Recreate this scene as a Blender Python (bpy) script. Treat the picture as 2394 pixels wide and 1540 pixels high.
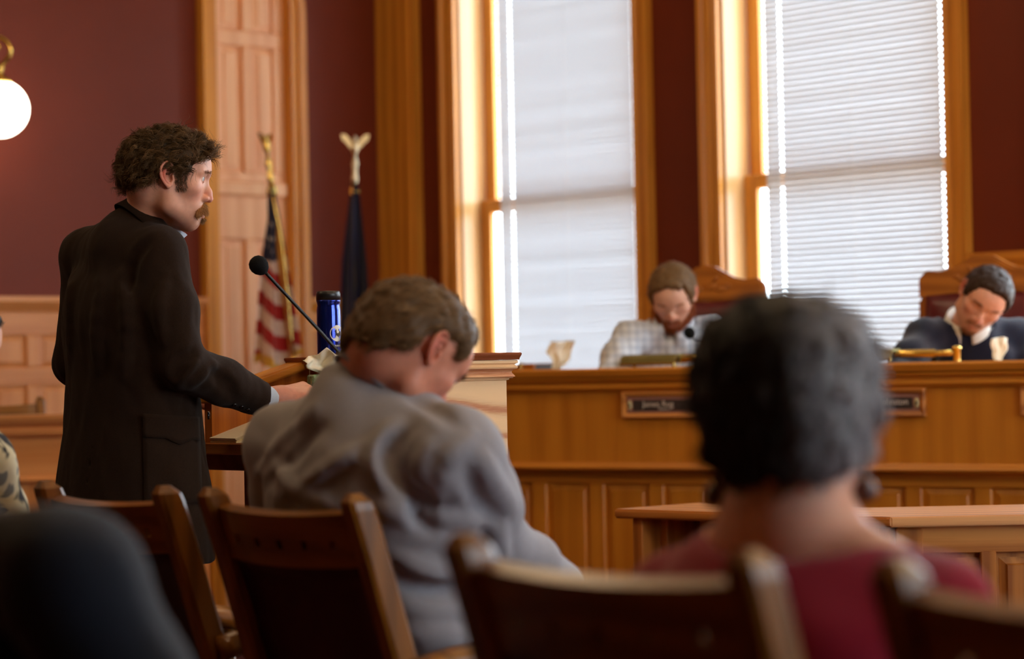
import bpy, bmesh, math, random
import numpy as np
from mathutils import Vector, Matrix
random.seed(7); RNG = np.random.default_rng(11)
for _o in list(bpy.data.objects): bpy.data.objects.remove(_o)
SC = bpy.context.scene
COL = SC.collection
PI = math.pi

# ------------------------------------------------------------------ camera
FPX = 2394 * 85.0 / 36.0
CAM_Z = 1.2
PITCH, ROLL = math.atan(90 / FPX), 0.020
cd = bpy.data.cameras.new('camera'); cd.lens = 85; cd.sensor_width = 36; cd.sensor_fit = 'HORIZONTAL'
cd.dof.use_dof = True; cd.dof.focus_distance = 5.68; cd.dof.aperture_fstop = 2.8
cd.clip_start = 0.05; cd.clip_end = 200
cam = bpy.data.objects.new('camera', cd); COL.objects.link(cam); SC.camera = cam
_f = Vector((0, math.cos(PITCH), math.sin(PITCH)))
_r0 = Vector((1, 0, 0)); _u0 = _r0.cross(_f)
_r = _r0 * math.cos(ROLL) - _u0 * math.sin(ROLL)
_u = _u0 * math.cos(ROLL) + _r0 * math.sin(ROLL)
CR = Matrix((_r, _u, -_f)).transposed()
cam.matrix_world = Matrix.Translation((0, 0, CAM_Z)) @ CR.to_4x4()
CAMP = Vector((0, 0, CAM_Z))

def ray(u, v):
    return CR @ Vector(((u - 1197) / FPX, -(v - 770) / FPX, -1))
def at(u, v, Y):
    """world point at depth Y (metres in front of the camera) seen at photo position u, v"""
    d = ray(u, v); return CAMP + d * (Y / d.y)
def on_plane(u, v, p, n):
    d = ray(u, v); return CAMP + d * ((Vector(p) - CAMP).dot(n) / d.dot(n))

# ------------------------------------------------------------------ sky, exposure
SC.view_settings.view_transform = 'Standard'; SC.view_settings.look = 'None'
SC.view_settings.exposure = 0.0; SC.view_settings.gamma = 1.0
SC.view_settings.use_curve_mapping = False
SC.cycles.use_denoising = True
SC.cycles.max_bounces = 8; SC.cycles.diffuse_bounces = 5; SC.cycles.transparent_max_bounces = 12
SC.cycles.sample_clamp_indirect = 6
SC.cycles.caustics_reflective = False; SC.cycles.caustics_refractive = False
SKY_STRENGTH = 14.0
wd = bpy.data.worlds.new('overcast_sky'); SC.world = wd; wd.use_nodes = True
nt = wd.node_tree; nt.nodes.clear()
_tc = nt.nodes.new('ShaderNodeTexCoord'); _sx = nt.nodes.new('ShaderNodeSeparateXYZ')
_rm = nt.nodes.new('ShaderNodeValToRGB'); _bg = nt.nodes.new('ShaderNodeBackground'); _wo = nt.nodes.new('ShaderNodeOutputWorld')
nt.links.new(_tc.outputs['Generated'], _sx.inputs[0])
_mr = nt.nodes.new('ShaderNodeMapRange'); _mr.inputs[1].default_value = -1; _mr.inputs[2].default_value = 1
nt.links.new(_sx.outputs['Z'], _mr.inputs[0]); nt.links.new(_mr.outputs[0], _rm.inputs[0])
_rm.color_ramp.elements[0].position = 0.49; _rm.color_ramp.elements[0].color = (0.50, 0.48, 0.45, 1)
_rm.color_ramp.elements[1].position = 0.52; _rm.color_ramp.elements[1].color = (0.78, 0.89, 1.0, 1)
nt.links.new(_rm.outputs[0], _bg.inputs[0]); _bg.inputs[1].default_value = SKY_STRENGTH
nt.links.new(_bg.outputs[0], _wo.inputs[0])
GLOBE_STRENGTH = 30.0        # warm lamps of the room

# ------------------------------------------------------------------ room axes
E1 = Vector((0.673, -0.740, 0)).normalized()      # along the window wall, to the right and nearer
E2 = Vector((0.740, 0.673, 0)).normalized()       # outwards through the windows
Z3 = Vector((0, 0, 1))
WP0 = Vector((0, 11.3, 0))
C0 = on_plane(905, 600, WP0, E2); C0.z = 0
def frame(origin, x, y, z=Z3):
    m = Matrix((x, y, z)).transposed().to_4x4(); m.translation = origin; return m
WM = frame(C0, E1, E2)            # window wall: x = E1, y outwards
LM = frame(C0, E2, -E1)           # left wall: x = E2 (negative away from the corner), y outwards
def s_of(u, v=400, off=0.0):      # photo position -> place along the window wall (off = depth outwards)
    return (on_plane(u, v, WP0 + E2 * off, E2) - C0).dot(E1)
def l_of(u, v=400, off=0.0):      # photo position -> place along the left wall
    return (on_plane(u, v, C0 - E1 * off, E1) - C0).dot(E2)
SMAX, TMAX, HCEIL = 11.6, 11.0, 4.3

# ------------------------------------------------------------------ materials
MATS = {}
def lin(c):
    return tuple(((x / 255) / 12.92 if x / 255 <= 0.04045 else ((x / 255 + 0.055) / 1.055) ** 2.4) for x in c)
def new_mat(name):
    m = bpy.data.materials.new(name); m.use_nodes = True
    n = m.node_tree; n.nodes.clear()
    o = n.nodes.new('ShaderNodeOutputMaterial'); p = n.nodes.new('ShaderNodeBsdfPrincipled')
    n.links.new(p.outputs[0], o.inputs[0]); MATS[name] = m
    return m, n, p, o
def coords(n, scale=(1, 1, 1), rot=(0, 0, 0), rnd=True):
    tc = n.nodes.new('ShaderNodeTexCoord'); mp = n.nodes.new('ShaderNodeMapping')
    mp.inputs['Scale'].default_value = scale; mp.inputs['Rotation'].default_value = rot
    if rnd:
        oi = n.nodes.new('ShaderNodeObjectInfo'); vm = n.nodes.new('ShaderNodeVectorMath'); vm.operation = 'SCALE'
        cx = n.nodes.new('ShaderNodeCombineXYZ')
        for k in range(3): n.links.new(oi.outputs['Random'], cx.inputs[k])
        n.links.new(cx.outputs[0], vm.inputs[0]); vm.inputs['Scale'].default_value = 7.3
        va = n.nodes.new('ShaderNodeVectorMath'); va.operation = 'ADD'
        n.links.new(tc.outputs['Object'], va.inputs[0]); n.links.new(vm.outputs[0], va.inputs[1])
        n.links.new(va.outputs[0], mp.inputs[0])
    else:
        n.links.new(tc.outputs['Object'], mp.inputs[0])
    return mp.outputs[0]
def noise(n, vec, scale, detail=3, rough=0.5, dist=0.0):
    t = n.nodes.new('ShaderNodeTexNoise'); t.inputs['Scale'].default_value = scale
    t.inputs['Detail'].default_value = detail; t.inputs['Roughness'].default_value = rough
    t.inputs['Distortion'].default_value = dist
    n.links.new(vec, t.inputs['Vector']); return t.outputs['Fac']
def ramp(n, fac, stops):
    r = n.nodes.new('ShaderNodeValToRGB'); e = r.color_ramp.elements
    while len(e) < len(stops): e.new(0.5)
    for k, (p, c) in enumerate(stops): e[k].position = p; e[k].color = (*c[:3], 1)
    n.links.new(fac, r.inputs[0]); return r.outputs[0]
def bump(n, p, fac, strength, dist=0.002):
    b = n.nodes.new('ShaderNodeBump'); b.inputs['Strength'].default_value = strength; b.inputs['Distance'].default_value = dist
    n.links.new(fac, b.inputs['Height']); n.links.new(b.outputs[0], p.inputs['Normal'])
def plain(name, c, rough=0.6, spec=0.4, var=0.12, scale=30, metal=0.0, bmp=0.0, bscale=200, sheen=0.0):
    m, n, p, o = new_mat(name)
    c = lin(c); v = coords(n)
    f = noise(n, v, scale, 4)
    n.links.new(ramp(n, f, [(0.25, [x * (1 - var) for x in c]), (0.75, [min(1, x * (1 + var)) for x in c])]), p.inputs['Base Color'])
    p.inputs['Roughness'].default_value = rough; p.inputs['Specular IOR Level'].default_value = spec; p.inputs['Metallic'].default_value = metal
    if sheen: p.inputs['Sheen Weight'].default_value = sheen
    if bmp: bump(n, p, noise(n, v, bscale, 2), bmp)
    return m
def oak(name, c1, c2, axis='z', rough=0.38, grain=1.0, ring=0.35, spec=0.5, coat=0.0):
    """oak: broad flame figure plus fine pores running along one object axis"""
    m, n, p, o = new_mat(name)
    k = {'x': (0.10, 1, 1), 'y': (1, 0.10, 1), 'z': (1, 1, 0.10)}[axis]
    v = coords(n, k)
    a = noise(n, v, 9 * grain, 4, 0.55, 1.2)
    w = n.nodes.new('ShaderNodeTexWave'); w.wave_type = 'RINGS'; w.rings_direction = {'x': 'X', 'y': 'Y', 'z': 'Z'}[axis]
    w.inputs['Scale'].default_value = 6 * grain; w.inputs['Distortion'].default_value = 5; w.inputs['Detail'].default_value = 3
    w.inputs['Detail Scale'].default_value = 1.2; n.links.new(v, w.inputs['Vector'])
    v2 = coords(n, tuple(x if x == 1 else 0.02 for x in k))
    f = noise(n, v2, 160, 2, 0.6)
    def mth(op, x, y):
        t = n.nodes.new('ShaderNodeMath'); t.operation = op
        for i, q in enumerate((x, y)):
            if isinstance(q, (int, float)): t.inputs[i].default_value = q
            else: n.links.new(q, t.inputs[i])
        return t.outputs[0]
    s = mth('ADD', mth('MULTIPLY', a, 1 - ring), mth('MULTIPLY', w.outputs['Fac'], ring))
    s = mth('ADD', mth('MULTIPLY', s, 0.72), mth('MULTIPLY', f, 0.28))
    n.links.new(ramp(n, s, [(0.28, lin(c2)), (0.62, lin(c1))]), p.inputs['Base Color'])
    p.inputs['Roughness'].default_value = rough; p.inputs['Specular IOR Level'].default_value = spec
    if coat: p.inputs['Coat Weight'].default_value = coat; p.inputs['Coat Roughness'].default_value = 0.15
    bump(n, p, f, 0.12, 0.001)
    return m
def vcol_mat(name, rough=0.5, spec=0.35, sss=0.0, bmp=0.0, bscale=300, var=0.0, vscale=60, sheen=0.0):
    """colour from the mesh's own colour attribute (skin tone, hair strands, flag print)"""
    m, n, p, o = new_mat(name)
    a = n.nodes.new('ShaderNodeVertexColor'); a.layer_name = 'Col'
    src = a.outputs['Color']; v = coords(n, rnd=False)
    if var:
        mx = n.nodes.new('ShaderNodeMix'); mx.data_type = 'RGBA'; mx.blend_type = 'MULTIPLY'; mx.inputs['Factor'].default_value = 1
        g = ramp(n, noise(n, v, vscale, 3), [(0.3, (1 - var,) * 3), (0.7, (1 + var,) * 3)])
        n.links.new(src, mx.inputs['A']); n.links.new(g, mx.inputs['B']); src = mx.outputs['Result']
    n.links.new(src, p.inputs['Base Color'])
    p.inputs['Roughness'].default_value = rough; p.inputs['Specular IOR Level'].default_value = spec
    if sss:
        p.inputs['Subsurface Weight'].default_value = sss; p.inputs['Subsurface Radius'].default_value = (0.012, 0.005, 0.003)
        p.inputs['Subsurface Scale'].default_value = 0.6
    if sheen: p.inputs['Sheen Weight'].default_value = sheen
    if bmp: bump(n, p, noise(n, v, bscale, 3), bmp, 0.001)
    return m
def emit(name, c, s):
    m, n, p, o = new_mat(name)
    p.inputs['Base Color'].default_value = (*lin(c), 1); p.inputs['Emission Color'].default_value = (*lin(c), 1)
    p.inputs['Emission Strength'].default_value = s; p.inputs['Roughness'].default_value = 0.3
    return m

OAKL, OAKD = (222, 150, 54), (184, 112, 30)
oak('oak_v', OAKL, OAKD, 'z'); oak('oak_h', OAKL, OAKD, 'x'); oak('oak_y', OAKL, OAKD, 'y')
oak('dais_v', (204, 128, 34), (176, 102, 20), 'z', 0.42, 0.8, 0.2)
oak('dais_h', (206, 130, 38), (170, 98, 22), 'x', 0.40, 0.8, 0.2)
oak('left_oak', (222, 150, 88), (196, 120, 62), 'x', 0.36, 0.7, 0.2); oak('left_oak_lit_v', (222, 150, 88), (196, 120, 62), 'z', 0.36, 0.7, 0.2)  # lighter, pinker copy of the oak: cool daylight and glare put into the colour
oak('reveal_oak_glare', (204, 160, 106), (186, 138, 84), 'z', 0.3, 0.8, 0.2)  # paler than the casing oak: overexposure and varnish glare put into the colour
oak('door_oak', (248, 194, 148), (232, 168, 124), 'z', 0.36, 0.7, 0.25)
def flame_oak(name, c1, c2):
    m, n, p, o = new_mat(name); v = coords(n, (1, 0.30, 1), rnd=False)
    w = n.nodes.new('ShaderNodeTexWave'); w.bands_direction = 'Z'; w.inputs['Scale'].default_value = 4.5; w.inputs['Distortion'].default_value = 11; w.inputs['Detail'].default_value = 1.5; w.inputs['Detail Scale'].default_value = 0.8; w.inputs['Detail Roughness'].default_value = 0.45
    n.links.new(v, w.inputs['Vector']); v2 = coords(n, (1, 0.05, 1), rnd=False); f = noise(n, v2, 420, 2, 0.6)
    mt = n.nodes.new('ShaderNodeMath'); mt.operation = 'MULTIPLY_ADD'; n.links.new(f, mt.inputs[0]); mt.inputs[1].default_value = 0.45; n.links.new(w.outputs['Fac'], mt.inputs[2])
    n.links.new(ramp(n, mt.outputs[0], [(0.22, lin(c2)), (0.42, lin([(a * 0.7 + b * 0.3) for a, b in zip(c1, c2)])), (0.62, lin(c1)), (1.0, lin([min(255, a * 1.04) for a in c1]))]), p.inputs['Base Color'])
    p.inputs['Roughness'].default_value = 0.42; p.inputs['Specular IOR Level'].default_value = 0.45; bump(n, p, f, 0.1, 0.001)
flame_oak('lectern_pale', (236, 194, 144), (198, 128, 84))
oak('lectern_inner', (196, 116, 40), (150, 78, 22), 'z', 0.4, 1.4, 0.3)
oak('red_oak', (140, 74, 40), (112, 54, 28), 'y', 0.3, 1.2, 0.3)
oak('wing_oak_lit', (230, 168, 108), (176, 108, 58), 'x', 0.33, 1.0, 0.5)  # lightened copy of the desk oak, with window light put into the colour
oak('desk_h', (206, 136, 66), (150, 84, 30), 'x', 0.33, 1.0, 0.45)
oak('desk_v', (186, 116, 50), (148, 84, 30), 'z', 0.36, 1.2, 0.5)
oak('chair_oak', (140, 86, 26), (96, 56, 12), 'z', 0.28, 1.3, 0.3, coat=0.1)
oak('chair_oak_h', (140, 86, 26), (96, 56, 12), 'x', 0.28, 1.3, 0.3, coat=0.1)
oak('judge_oak', (178, 108, 38), (142, 80, 24), 'x', 0.32, 1.3, 0.3)
oak('judge_oak_v', (178, 108, 38), (142, 80, 24), 'z', 0.32, 1.3, 0.3)
plain('red_wall', (108, 38, 12), 0.55, 0.35, 0.07, 3, bmp=0.15, bscale=60)
plain('plaster_ceiling', (205, 190, 165), 0.9, 0.2, 0.04)
plain('rear_wall', (150, 110, 84), 0.8, 0.2, 0.05)
plain('carpet', (92, 44, 40), 0.95, 0.1, 0.25, 120, bmp=0.6, bscale=500)
plain('brass', (232, 196, 108), 0.2, 0.6, 0.08, 20, metal=1.0)
plain('dull_brass', (150, 138, 84), 0.38, 0.6, 0.1, 20, metal=0.85)
plain('pale_metal', (214, 200, 168), 0.3, 0.6, 0.1, 20, metal=0.9)
plain('leather', (92, 22, 26), 0.34, 0.5, 0.15, 25, bmp=0.15, bscale=180)
plain('leather_dark', (52, 14, 16), 0.45, 0.4, 0.15, 25, bmp=0.15, bscale=180)
plain('black_foam', (16, 16, 17), 0.95, 0.2, 0.3, 300, bmp=0.8, bscale=700)
plain('black_plastic', (20, 20, 22), 0.38, 0.5, 0.1)
plain('dark_iron', (40, 38, 36), 0.4, 0.5, 0.1, metal=0.6)
plain('paper', (236, 230, 214), 0.7, 0.3, 0.03)
plain('paper_cream', (240, 226, 190), 0.75, 0.3, 0.03)
plain('tissue', (250, 242, 220), 0.85, 0.2, 0.03, bmp=0.2, bscale=120)
plain('ink', (70, 66, 62), 0.8, 0.2, 0.05)
plain('ink_grey', (176, 170, 160), 0.8, 0.2, 0.05)
plain('plaque_dark', (58, 48, 44), 0.45, 0.5, 0.08)
plain('plaque_bronze', (150, 104, 92), 0.5, 0.4, 0.08)
plain('lettering', (206, 190, 176), 0.5, 0.4, 0.04)
plain('rosette', (196, 184, 140), 0.4, 0.4, 0.08)
plain('button_black', (24, 20, 18), 0.25, 0.6, 0.1)
plain('trouser', (44, 42, 44), 0.85, 0.2, 0.15, 90, bmp=0.3, bscale=400)
plain('shoe', (30, 22, 18), 0.35, 0.5, 0.1)
plain('cord_white', (236, 236, 236), 0.7, 0.3, 0.03)

# ------------------------------------------------------------------ mesh helpers
def mesh(name, verts, faces, smooth=False):
    me = bpy.data.meshes.new(name); me.from_pydata([tuple(v) for v in verts], [], faces); me.update()
    if smooth: me.polygons.foreach_set('use_smooth', [True] * len(me.polygons))
    return me
def obj(name, me, mat=None, parent=None, loc=(0, 0, 0), rot=(0, 0, 0), label=None):
    o = bpy.data.objects.new(name, me); COL.objects.link(o)
    if mat is not None and me is not None and not me.materials: me.materials.append(MATS[mat] if isinstance(mat, str) else mat)
    if parent is not None: o.parent = parent
    o.location = loc; o.rotation_euler = rot
    if label: o['label'] = label
    return o
def thing(name, label, cat, m=None, group=None):
    o = bpy.data.objects.new(name, None); COL.objects.link(o); o.empty_display_size = 0.1
    if m is not None: o.matrix_world = m if isinstance(m, Matrix) else Matrix.Translation(m)
    tag(o, label, cat, group); return o
def tag(o, label, cat, group=None):
    o['label'] = label; o['category'] = cat
    if group: o['group'] = group
    return o
def setting(name, me, mat, m=None, label=None):
    o = obj(name, me, mat); o['kind'] = 'structure'
    if m is not None: o.matrix_world = m
    if label: o['label'] = label
    return o
def copy_tree(o, parent=None):
    c = o.copy(); COL.objects.link(c); c.parent = parent
    for ch in list(o.children): copy_tree(ch, c)
    return c
def box_me(sx, sy, sz, bev=0.0, name='box'):
    """box centred on x and y, standing on z = 0"""
    bm = bmesh.new(); bmesh.ops.create_cube(bm, size=1)
    for v in bm.verts: v.co = Vector((v.co.x * sx, v.co.y * sy, (v.co.z + 0.5) * sz))
    if bev: bmesh.ops.bevel(bm, geom=bm.edges[:], offset=min(bev, 0.45 * min(sx, sy, sz)), segments=1, affect='EDGES')
    me = bpy.data.meshes.new(name); bm.to_mesh(me); bm.free(); return me
def box(name, lo, hi, mat, parent=None, bev=0.003, label=None):
    lo, hi = Vector(lo), Vector(hi); d = hi - lo; c = (lo + hi) / 2
    return obj(name, box_me(abs(d.x), abs(d.y), abs(d.z), bev, name), mat, parent, (c.x, c.y, min(lo.z, hi.z)), label=label)
def boxes_me(name, items):
    vs, fs = [], []
    for lo, hi in items:
        b = len(vs)
        for z in (lo[2], hi[2]):
            for (x, y) in ((lo[0], lo[1]), (hi[0], lo[1]), (hi[0], hi[1]), (lo[0], hi[1])): vs.append((x, y, z))
        fs += [(b, b + 3, b + 2, b + 1), (b + 4, b + 5, b + 6, b + 7), (b, b + 1, b + 5, b + 4), (b + 1, b + 2, b + 6, b + 5), (b + 2, b + 3, b + 7, b + 6), (b + 3, b, b + 4, b + 7)]
    return mesh(name, vs, fs)
def fix_normals(me):
    bm = bmesh.new(); bm.from_mesh(me); bmesh.ops.recalc_face_normals(bm, faces=bm.faces[:]); bm.to_mesh(me); bm.free(); return me
def prism_me(prof, x0, x1, name='moulding'):
    """profile of (y, z) points run along x"""
    n = len(prof); vs = [(x0, y, z) for y, z in prof] + [(x1, y, z) for y, z in prof]
    fs = [(i, (i + 1) % n, n + (i + 1) % n, n + i) for i in range(n)] + [tuple(range(n))[::-1], tuple(range(n, 2 * n))]
    return fix_normals(mesh(name, vs, fs))
def poly_me(pts, d0, d1, plane='xz', name='board', bev=0.0):
    """outline extruded from d0 to d1 across its plane"""
    def P(p, d): return {'xz': (p[0], d, p[1]), 'yz': (d, p[0], p[1]), 'xy': (p[0], p[1], d)}[plane]
    n = len(pts); vs = [P(p, d0) for p in pts] + [P(p, d1) for p in pts]
    fs = [(i, (i + 1) % n, n + (i + 1) % n, n + i) for i in range(n)] + [tuple(range(n))[::-1], tuple(range(n, 2 * n))]
    me = fix_normals(mesh(name, vs, fs))
    if bev:
        bm = bmesh.new(); bm.from_mesh(me)
        es = [e for e in bm.edges if len(e.link_faces) == 2 and e.calc_face_angle(0) > 0.6]
        bmesh.ops.bevel(bm, geom=es, offset=bev, segments=2, affect='EDGES'); bm.to_mesh(me); bm.free()
    return me
def ring_me(x0, x1, y0, y1, prof, name='cornice'):
    """moulding run round a rectangle: profile of (offset, z)"""
    vs, fs = [], []
    for off, z in prof: vs += [(x0 - off, y0 - off, z), (x1 + off, y0 - off, z), (x1 + off, y1 + off, z), (x0 - off, y1 + off, z)]
    for k in range(len(prof) - 1):
        for i in range(4): fs.append((4 * k + i, 4 * k + (i + 1) % 4, 4 * k + 4 + (i + 1) % 4, 4 * k + 4 + i))
    e = 4 * (len(prof) - 1); fs += [(3, 2, 1, 0), (e, e + 1, e + 2, e + 3)]
    return fix_normals(mesh(name, vs, fs))
def lathe_me(prof, n=24, name='turned', smooth=True):
    vs, fs = [], []
    for r, z in prof:
        for i in range(n): a = 2 * PI * i / n; vs.append((r * math.cos(a), r * math.sin(a), z))
    for k in range(len(prof) - 1):
        for i in range(n): fs.append((k * n + i, k * n + (i + 1) % n, (k + 1) * n + (i + 1) % n, (k + 1) * n + i))
    fs += [tuple(range(n))[::-1], tuple(range((len(prof) - 1) * n, len(prof) * n))]
    me = mesh(name, vs, fs, smooth); return me
def spline(pts, m=8):
    pts = [np.array(p, float) for p in pts]; P = [2 * pts[0] - pts[1]] + pts + [2 * pts[-1] - pts[-2]]; out = []
    for i in range(1, len(P) - 2):
        for k in range(m):
            t = k / m; a, b, c, d = P[i - 1], P[i], P[i + 1], P[i + 2]
            out.append(0.5 * (2 * b + (c - a) * t + (2 * a - 5 * b + 4 * c - d) * t * t + (3 * b - a - 3 * c + d) * t ** 3))
    out.append(pts[-1]); return out
def tube_me(pts, rad, n=10, name='tube', flat=1.0):
    pts = [Vector(p) for p in pts]; rad = rad if hasattr(rad, '__len__') else [rad] * len(pts)
    vs, fs = [], []; prev = None
    for i, p in enumerate(pts):
        t = (pts[min(i + 1, len(pts) - 1)] - pts[max(i - 1, 0)]).normalized()
        if prev is None: prev = t.orthogonal().normalized()
        prev = (prev - t * prev.dot(t)).normalized(); b = t.cross(prev)
        for k in range(n): a = 2 * PI * k / n; vs.append(p + (prev * math.cos(a) + b * math.sin(a) * flat) * rad[i])
    for i in range(len(pts) - 1):
        for k in range(n): fs.append((i * n + k, i * n + (k + 1) % n, (i + 1) * n + (k + 1) % n, (i + 1) * n + k))
    fs += [tuple(range(n))[::-1], tuple(range((len(pts) - 1) * n, len(pts) * n))]
    return mesh(name, vs, fs, True)
def grid_me(fn, nu, nv, name='sheet', thick=0.0, closed=False):
    """sheet of points fn(u, v), with thickness when asked"""
    vs = [fn(i / nu, j / nv) for j in range(nv + 1) for i in range(nu + 1)]; w = nu + 1
    fs = [(j * w + i, j * w + i + 1, (j + 1) * w + i + 1, (j + 1) * w + i) for j in range(nv) for i in range(nu)]
    me = mesh(name, vs, fs, True)
    if thick:
        bm = bmesh.new(); bm.from_mesh(me); bmesh.ops.solidify(bm, geom=bm.faces[:], thickness=thick)
        bm.to_mesh(me); bm.free(); me.polygons.foreach_set('use_smooth', [True] * len(me.polygons))
    return me
def join_me(name, parts, smooth=True):
    """several (mesh, matrix) into one mesh"""
    bm = bmesh.new()
    for me, mx in parts:
        k = len(bm.verts); bm.from_mesh(me); bm.verts.ensure_lookup_table()
        for v in bm.verts[k:]: v.co = mx @ v.co
    me = bpy.data.meshes.new(name); bm.to_mesh(me); bm.free()
    me.polygons.foreach_set('use_smooth', [smooth] * len(me.polygons)); return me
def T(x, y, z): return Matrix.Translation((x, y, z))
def panel_me(w, h, d=0.014, bevel=0.03, name='panel'):
    """raised and fielded panel standing in the x-z plane, its face towards -y"""
    b = min(bevel, w * 0.3, h * 0.3); a = [(-w / 2, 0, 0), (w / 2, 0, 0), (w / 2, 0, h), (-w / 2, 0, h)]
    c = [(-w / 2 + b, -d, b), (w / 2 - b, -d, b), (w / 2 - b, -d, h - b), (-w / 2 + b, -d, h - b)]
    c0 = [(x * (w / 2 - b * .8) / (w / 2 - b), -d * .55, (z - h / 2) * (h / 2 - b * .8) / (h / 2 - b) + h / 2) for x, y, z in c]
    back = [(-w / 2, 0.012, 0), (w / 2, 0.012, 0), (w / 2, 0.012, h), (-w / 2, 0.012, h)]
    vs = back + a + c0 + c; fs = [(0, 1, 2, 3)]
    for r in range(3):
        for i in range(4): fs.append((4 * r + i, 4 * r + (i + 1) % 4, 4 * r + 4 + (i + 1) % 4, 4 * r + 4 + i))
    fs.append((12, 13, 14, 15)); return fix_normals(mesh(name, vs, fs))

# ------------------------------------------------------------------ room shell
def room_pt(s, t, z): return C0 + E1 * s - E2 * t + Z3 * z
setting('floor', boxes_me('floor', [((-0.5, -TMAX - 0.5, -0.1), (SMAX + 0.5, 0.5, 0))]), 'carpet', WM)
setting('ceiling', boxes_me('ceiling', [((-0.5, -TMAX - 0.5, HCEIL), (SMAX + 0.5, 0.5, HCEIL + 0.1))]), 'plaster_ceiling', WM)
W1 = (s_of(1076), s_of(1491)); W2 = (s_of(1692), s_of(2219)); PITCH_W = W2[0] - W1[0]
WW = W2[1] - W2[0]
WINS = [W1, W2] + [(W2[0] + PITCH_W * k, W2[0] + PITCH_W * k + WW) for k in (1, 2)]
SILL, HEAD, WT = 0.92, 3.45, 0.185
items, x = [], -0.3
for a, b in WINS:
    items.append(((x, 0, 0), (a, WT, HCEIL))); items.append(((a, 0, 0), (b, WT, SILL))); items.append(((a, 0, HEAD), (b, WT, HCEIL))); x = b
items.append(((x, 0, 0), (SMAX + 0.3, WT, HCEIL)))
setting('wall_front', boxes_me('wall_front', items), 'red_wall', WM)
DL, DR, DTOP = l_of(499, 500), l_of(677, 500), 2.93 + (l_of(677, 500) - l_of(499, 500)) / 2 + 0.004
setting('wall_left', boxes_me('wall_left', [((-TMAX - 0.3, 0, 0), (DL, 0.3, HCEIL)), ((DR, 0, 0), (0, 0.3, HCEIL)), ((DL, 0, DTOP), (DR, 0.3, HCEIL)), ((DL, 0.09, 0), (DR, 0.3, DTOP)), ((DL, 0, DTOP - 0.072), (DL + 0.068, 0.3, DTOP)), ((DR - 0.068, 0, DTOP - 0.072), (DR, 0.3, DTOP))]), 'red_wall', LM)
RM = frame(C0 + E1 * SMAX, -E2, E1)          # right wall: x runs towards the rear, y outwards
RWINS = [(0.9, 2.3), (2.9, 4.3)]; items, x = [], 0.0
for a, b in RWINS:
    items.append(((x, 0, 0), (a, WT, HCEIL))); items.append(((a, 0, 0), (b, WT, SILL))); items.append(((a, 0, HEAD), (b, WT, HCEIL))); x = b
items.append(((x, 0, 0), (TMAX + 0.3, WT, HCEIL)))
setting('wall_right', boxes_me('wall_right', items), 'red_wall', RM)
setting('wall_rear', boxes_me('wall_rear', [((0, -TMAX - 0.2, 0), (SMAX, -TMAX, HCEIL))]), 'rear_wall', WM)

# windows: casing, reveal, two sashes with panes, sill
CASE = [(0, 0), (-0.028, 0.0), (-0.034, 0.012), (-0.024, 0.03), (-0.03, 0.045), (-0.03, 0.075), (-0.042, 0.085), (-0.042, 0.105), (0, 0.105)]
def v_mould(name, prof, x, z0, z1, mat, parent, mirror=1):
    pts = [(x + mirror * w, y) for y, w in prof]
    return obj(name, poly_me(pts, z0, z1, 'xy', name), mat, parent)
def glass_mat():
    m, n, p, o = new_mat('window_glass')
    tr = n.nodes.new('ShaderNodeBsdfTransparent'); gl = n.nodes.new('ShaderNodeBsdfGlossy'); mx = n.nodes.new('ShaderNodeMixShader')
    gl.inputs['Roughness'].default_value = 0.02; mx.inputs[0].default_value = 0.06; tr.inputs[0].default_value = (0.96, 0.98, 0.98, 1)
    n.links.new(tr.outputs[0], mx.inputs[1]); n.links.new(gl.outputs[0], mx.inputs[2]); n.links.new(mx.outputs[0], o.inputs[0])
glass_mat()
MEET = 1.975
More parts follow.
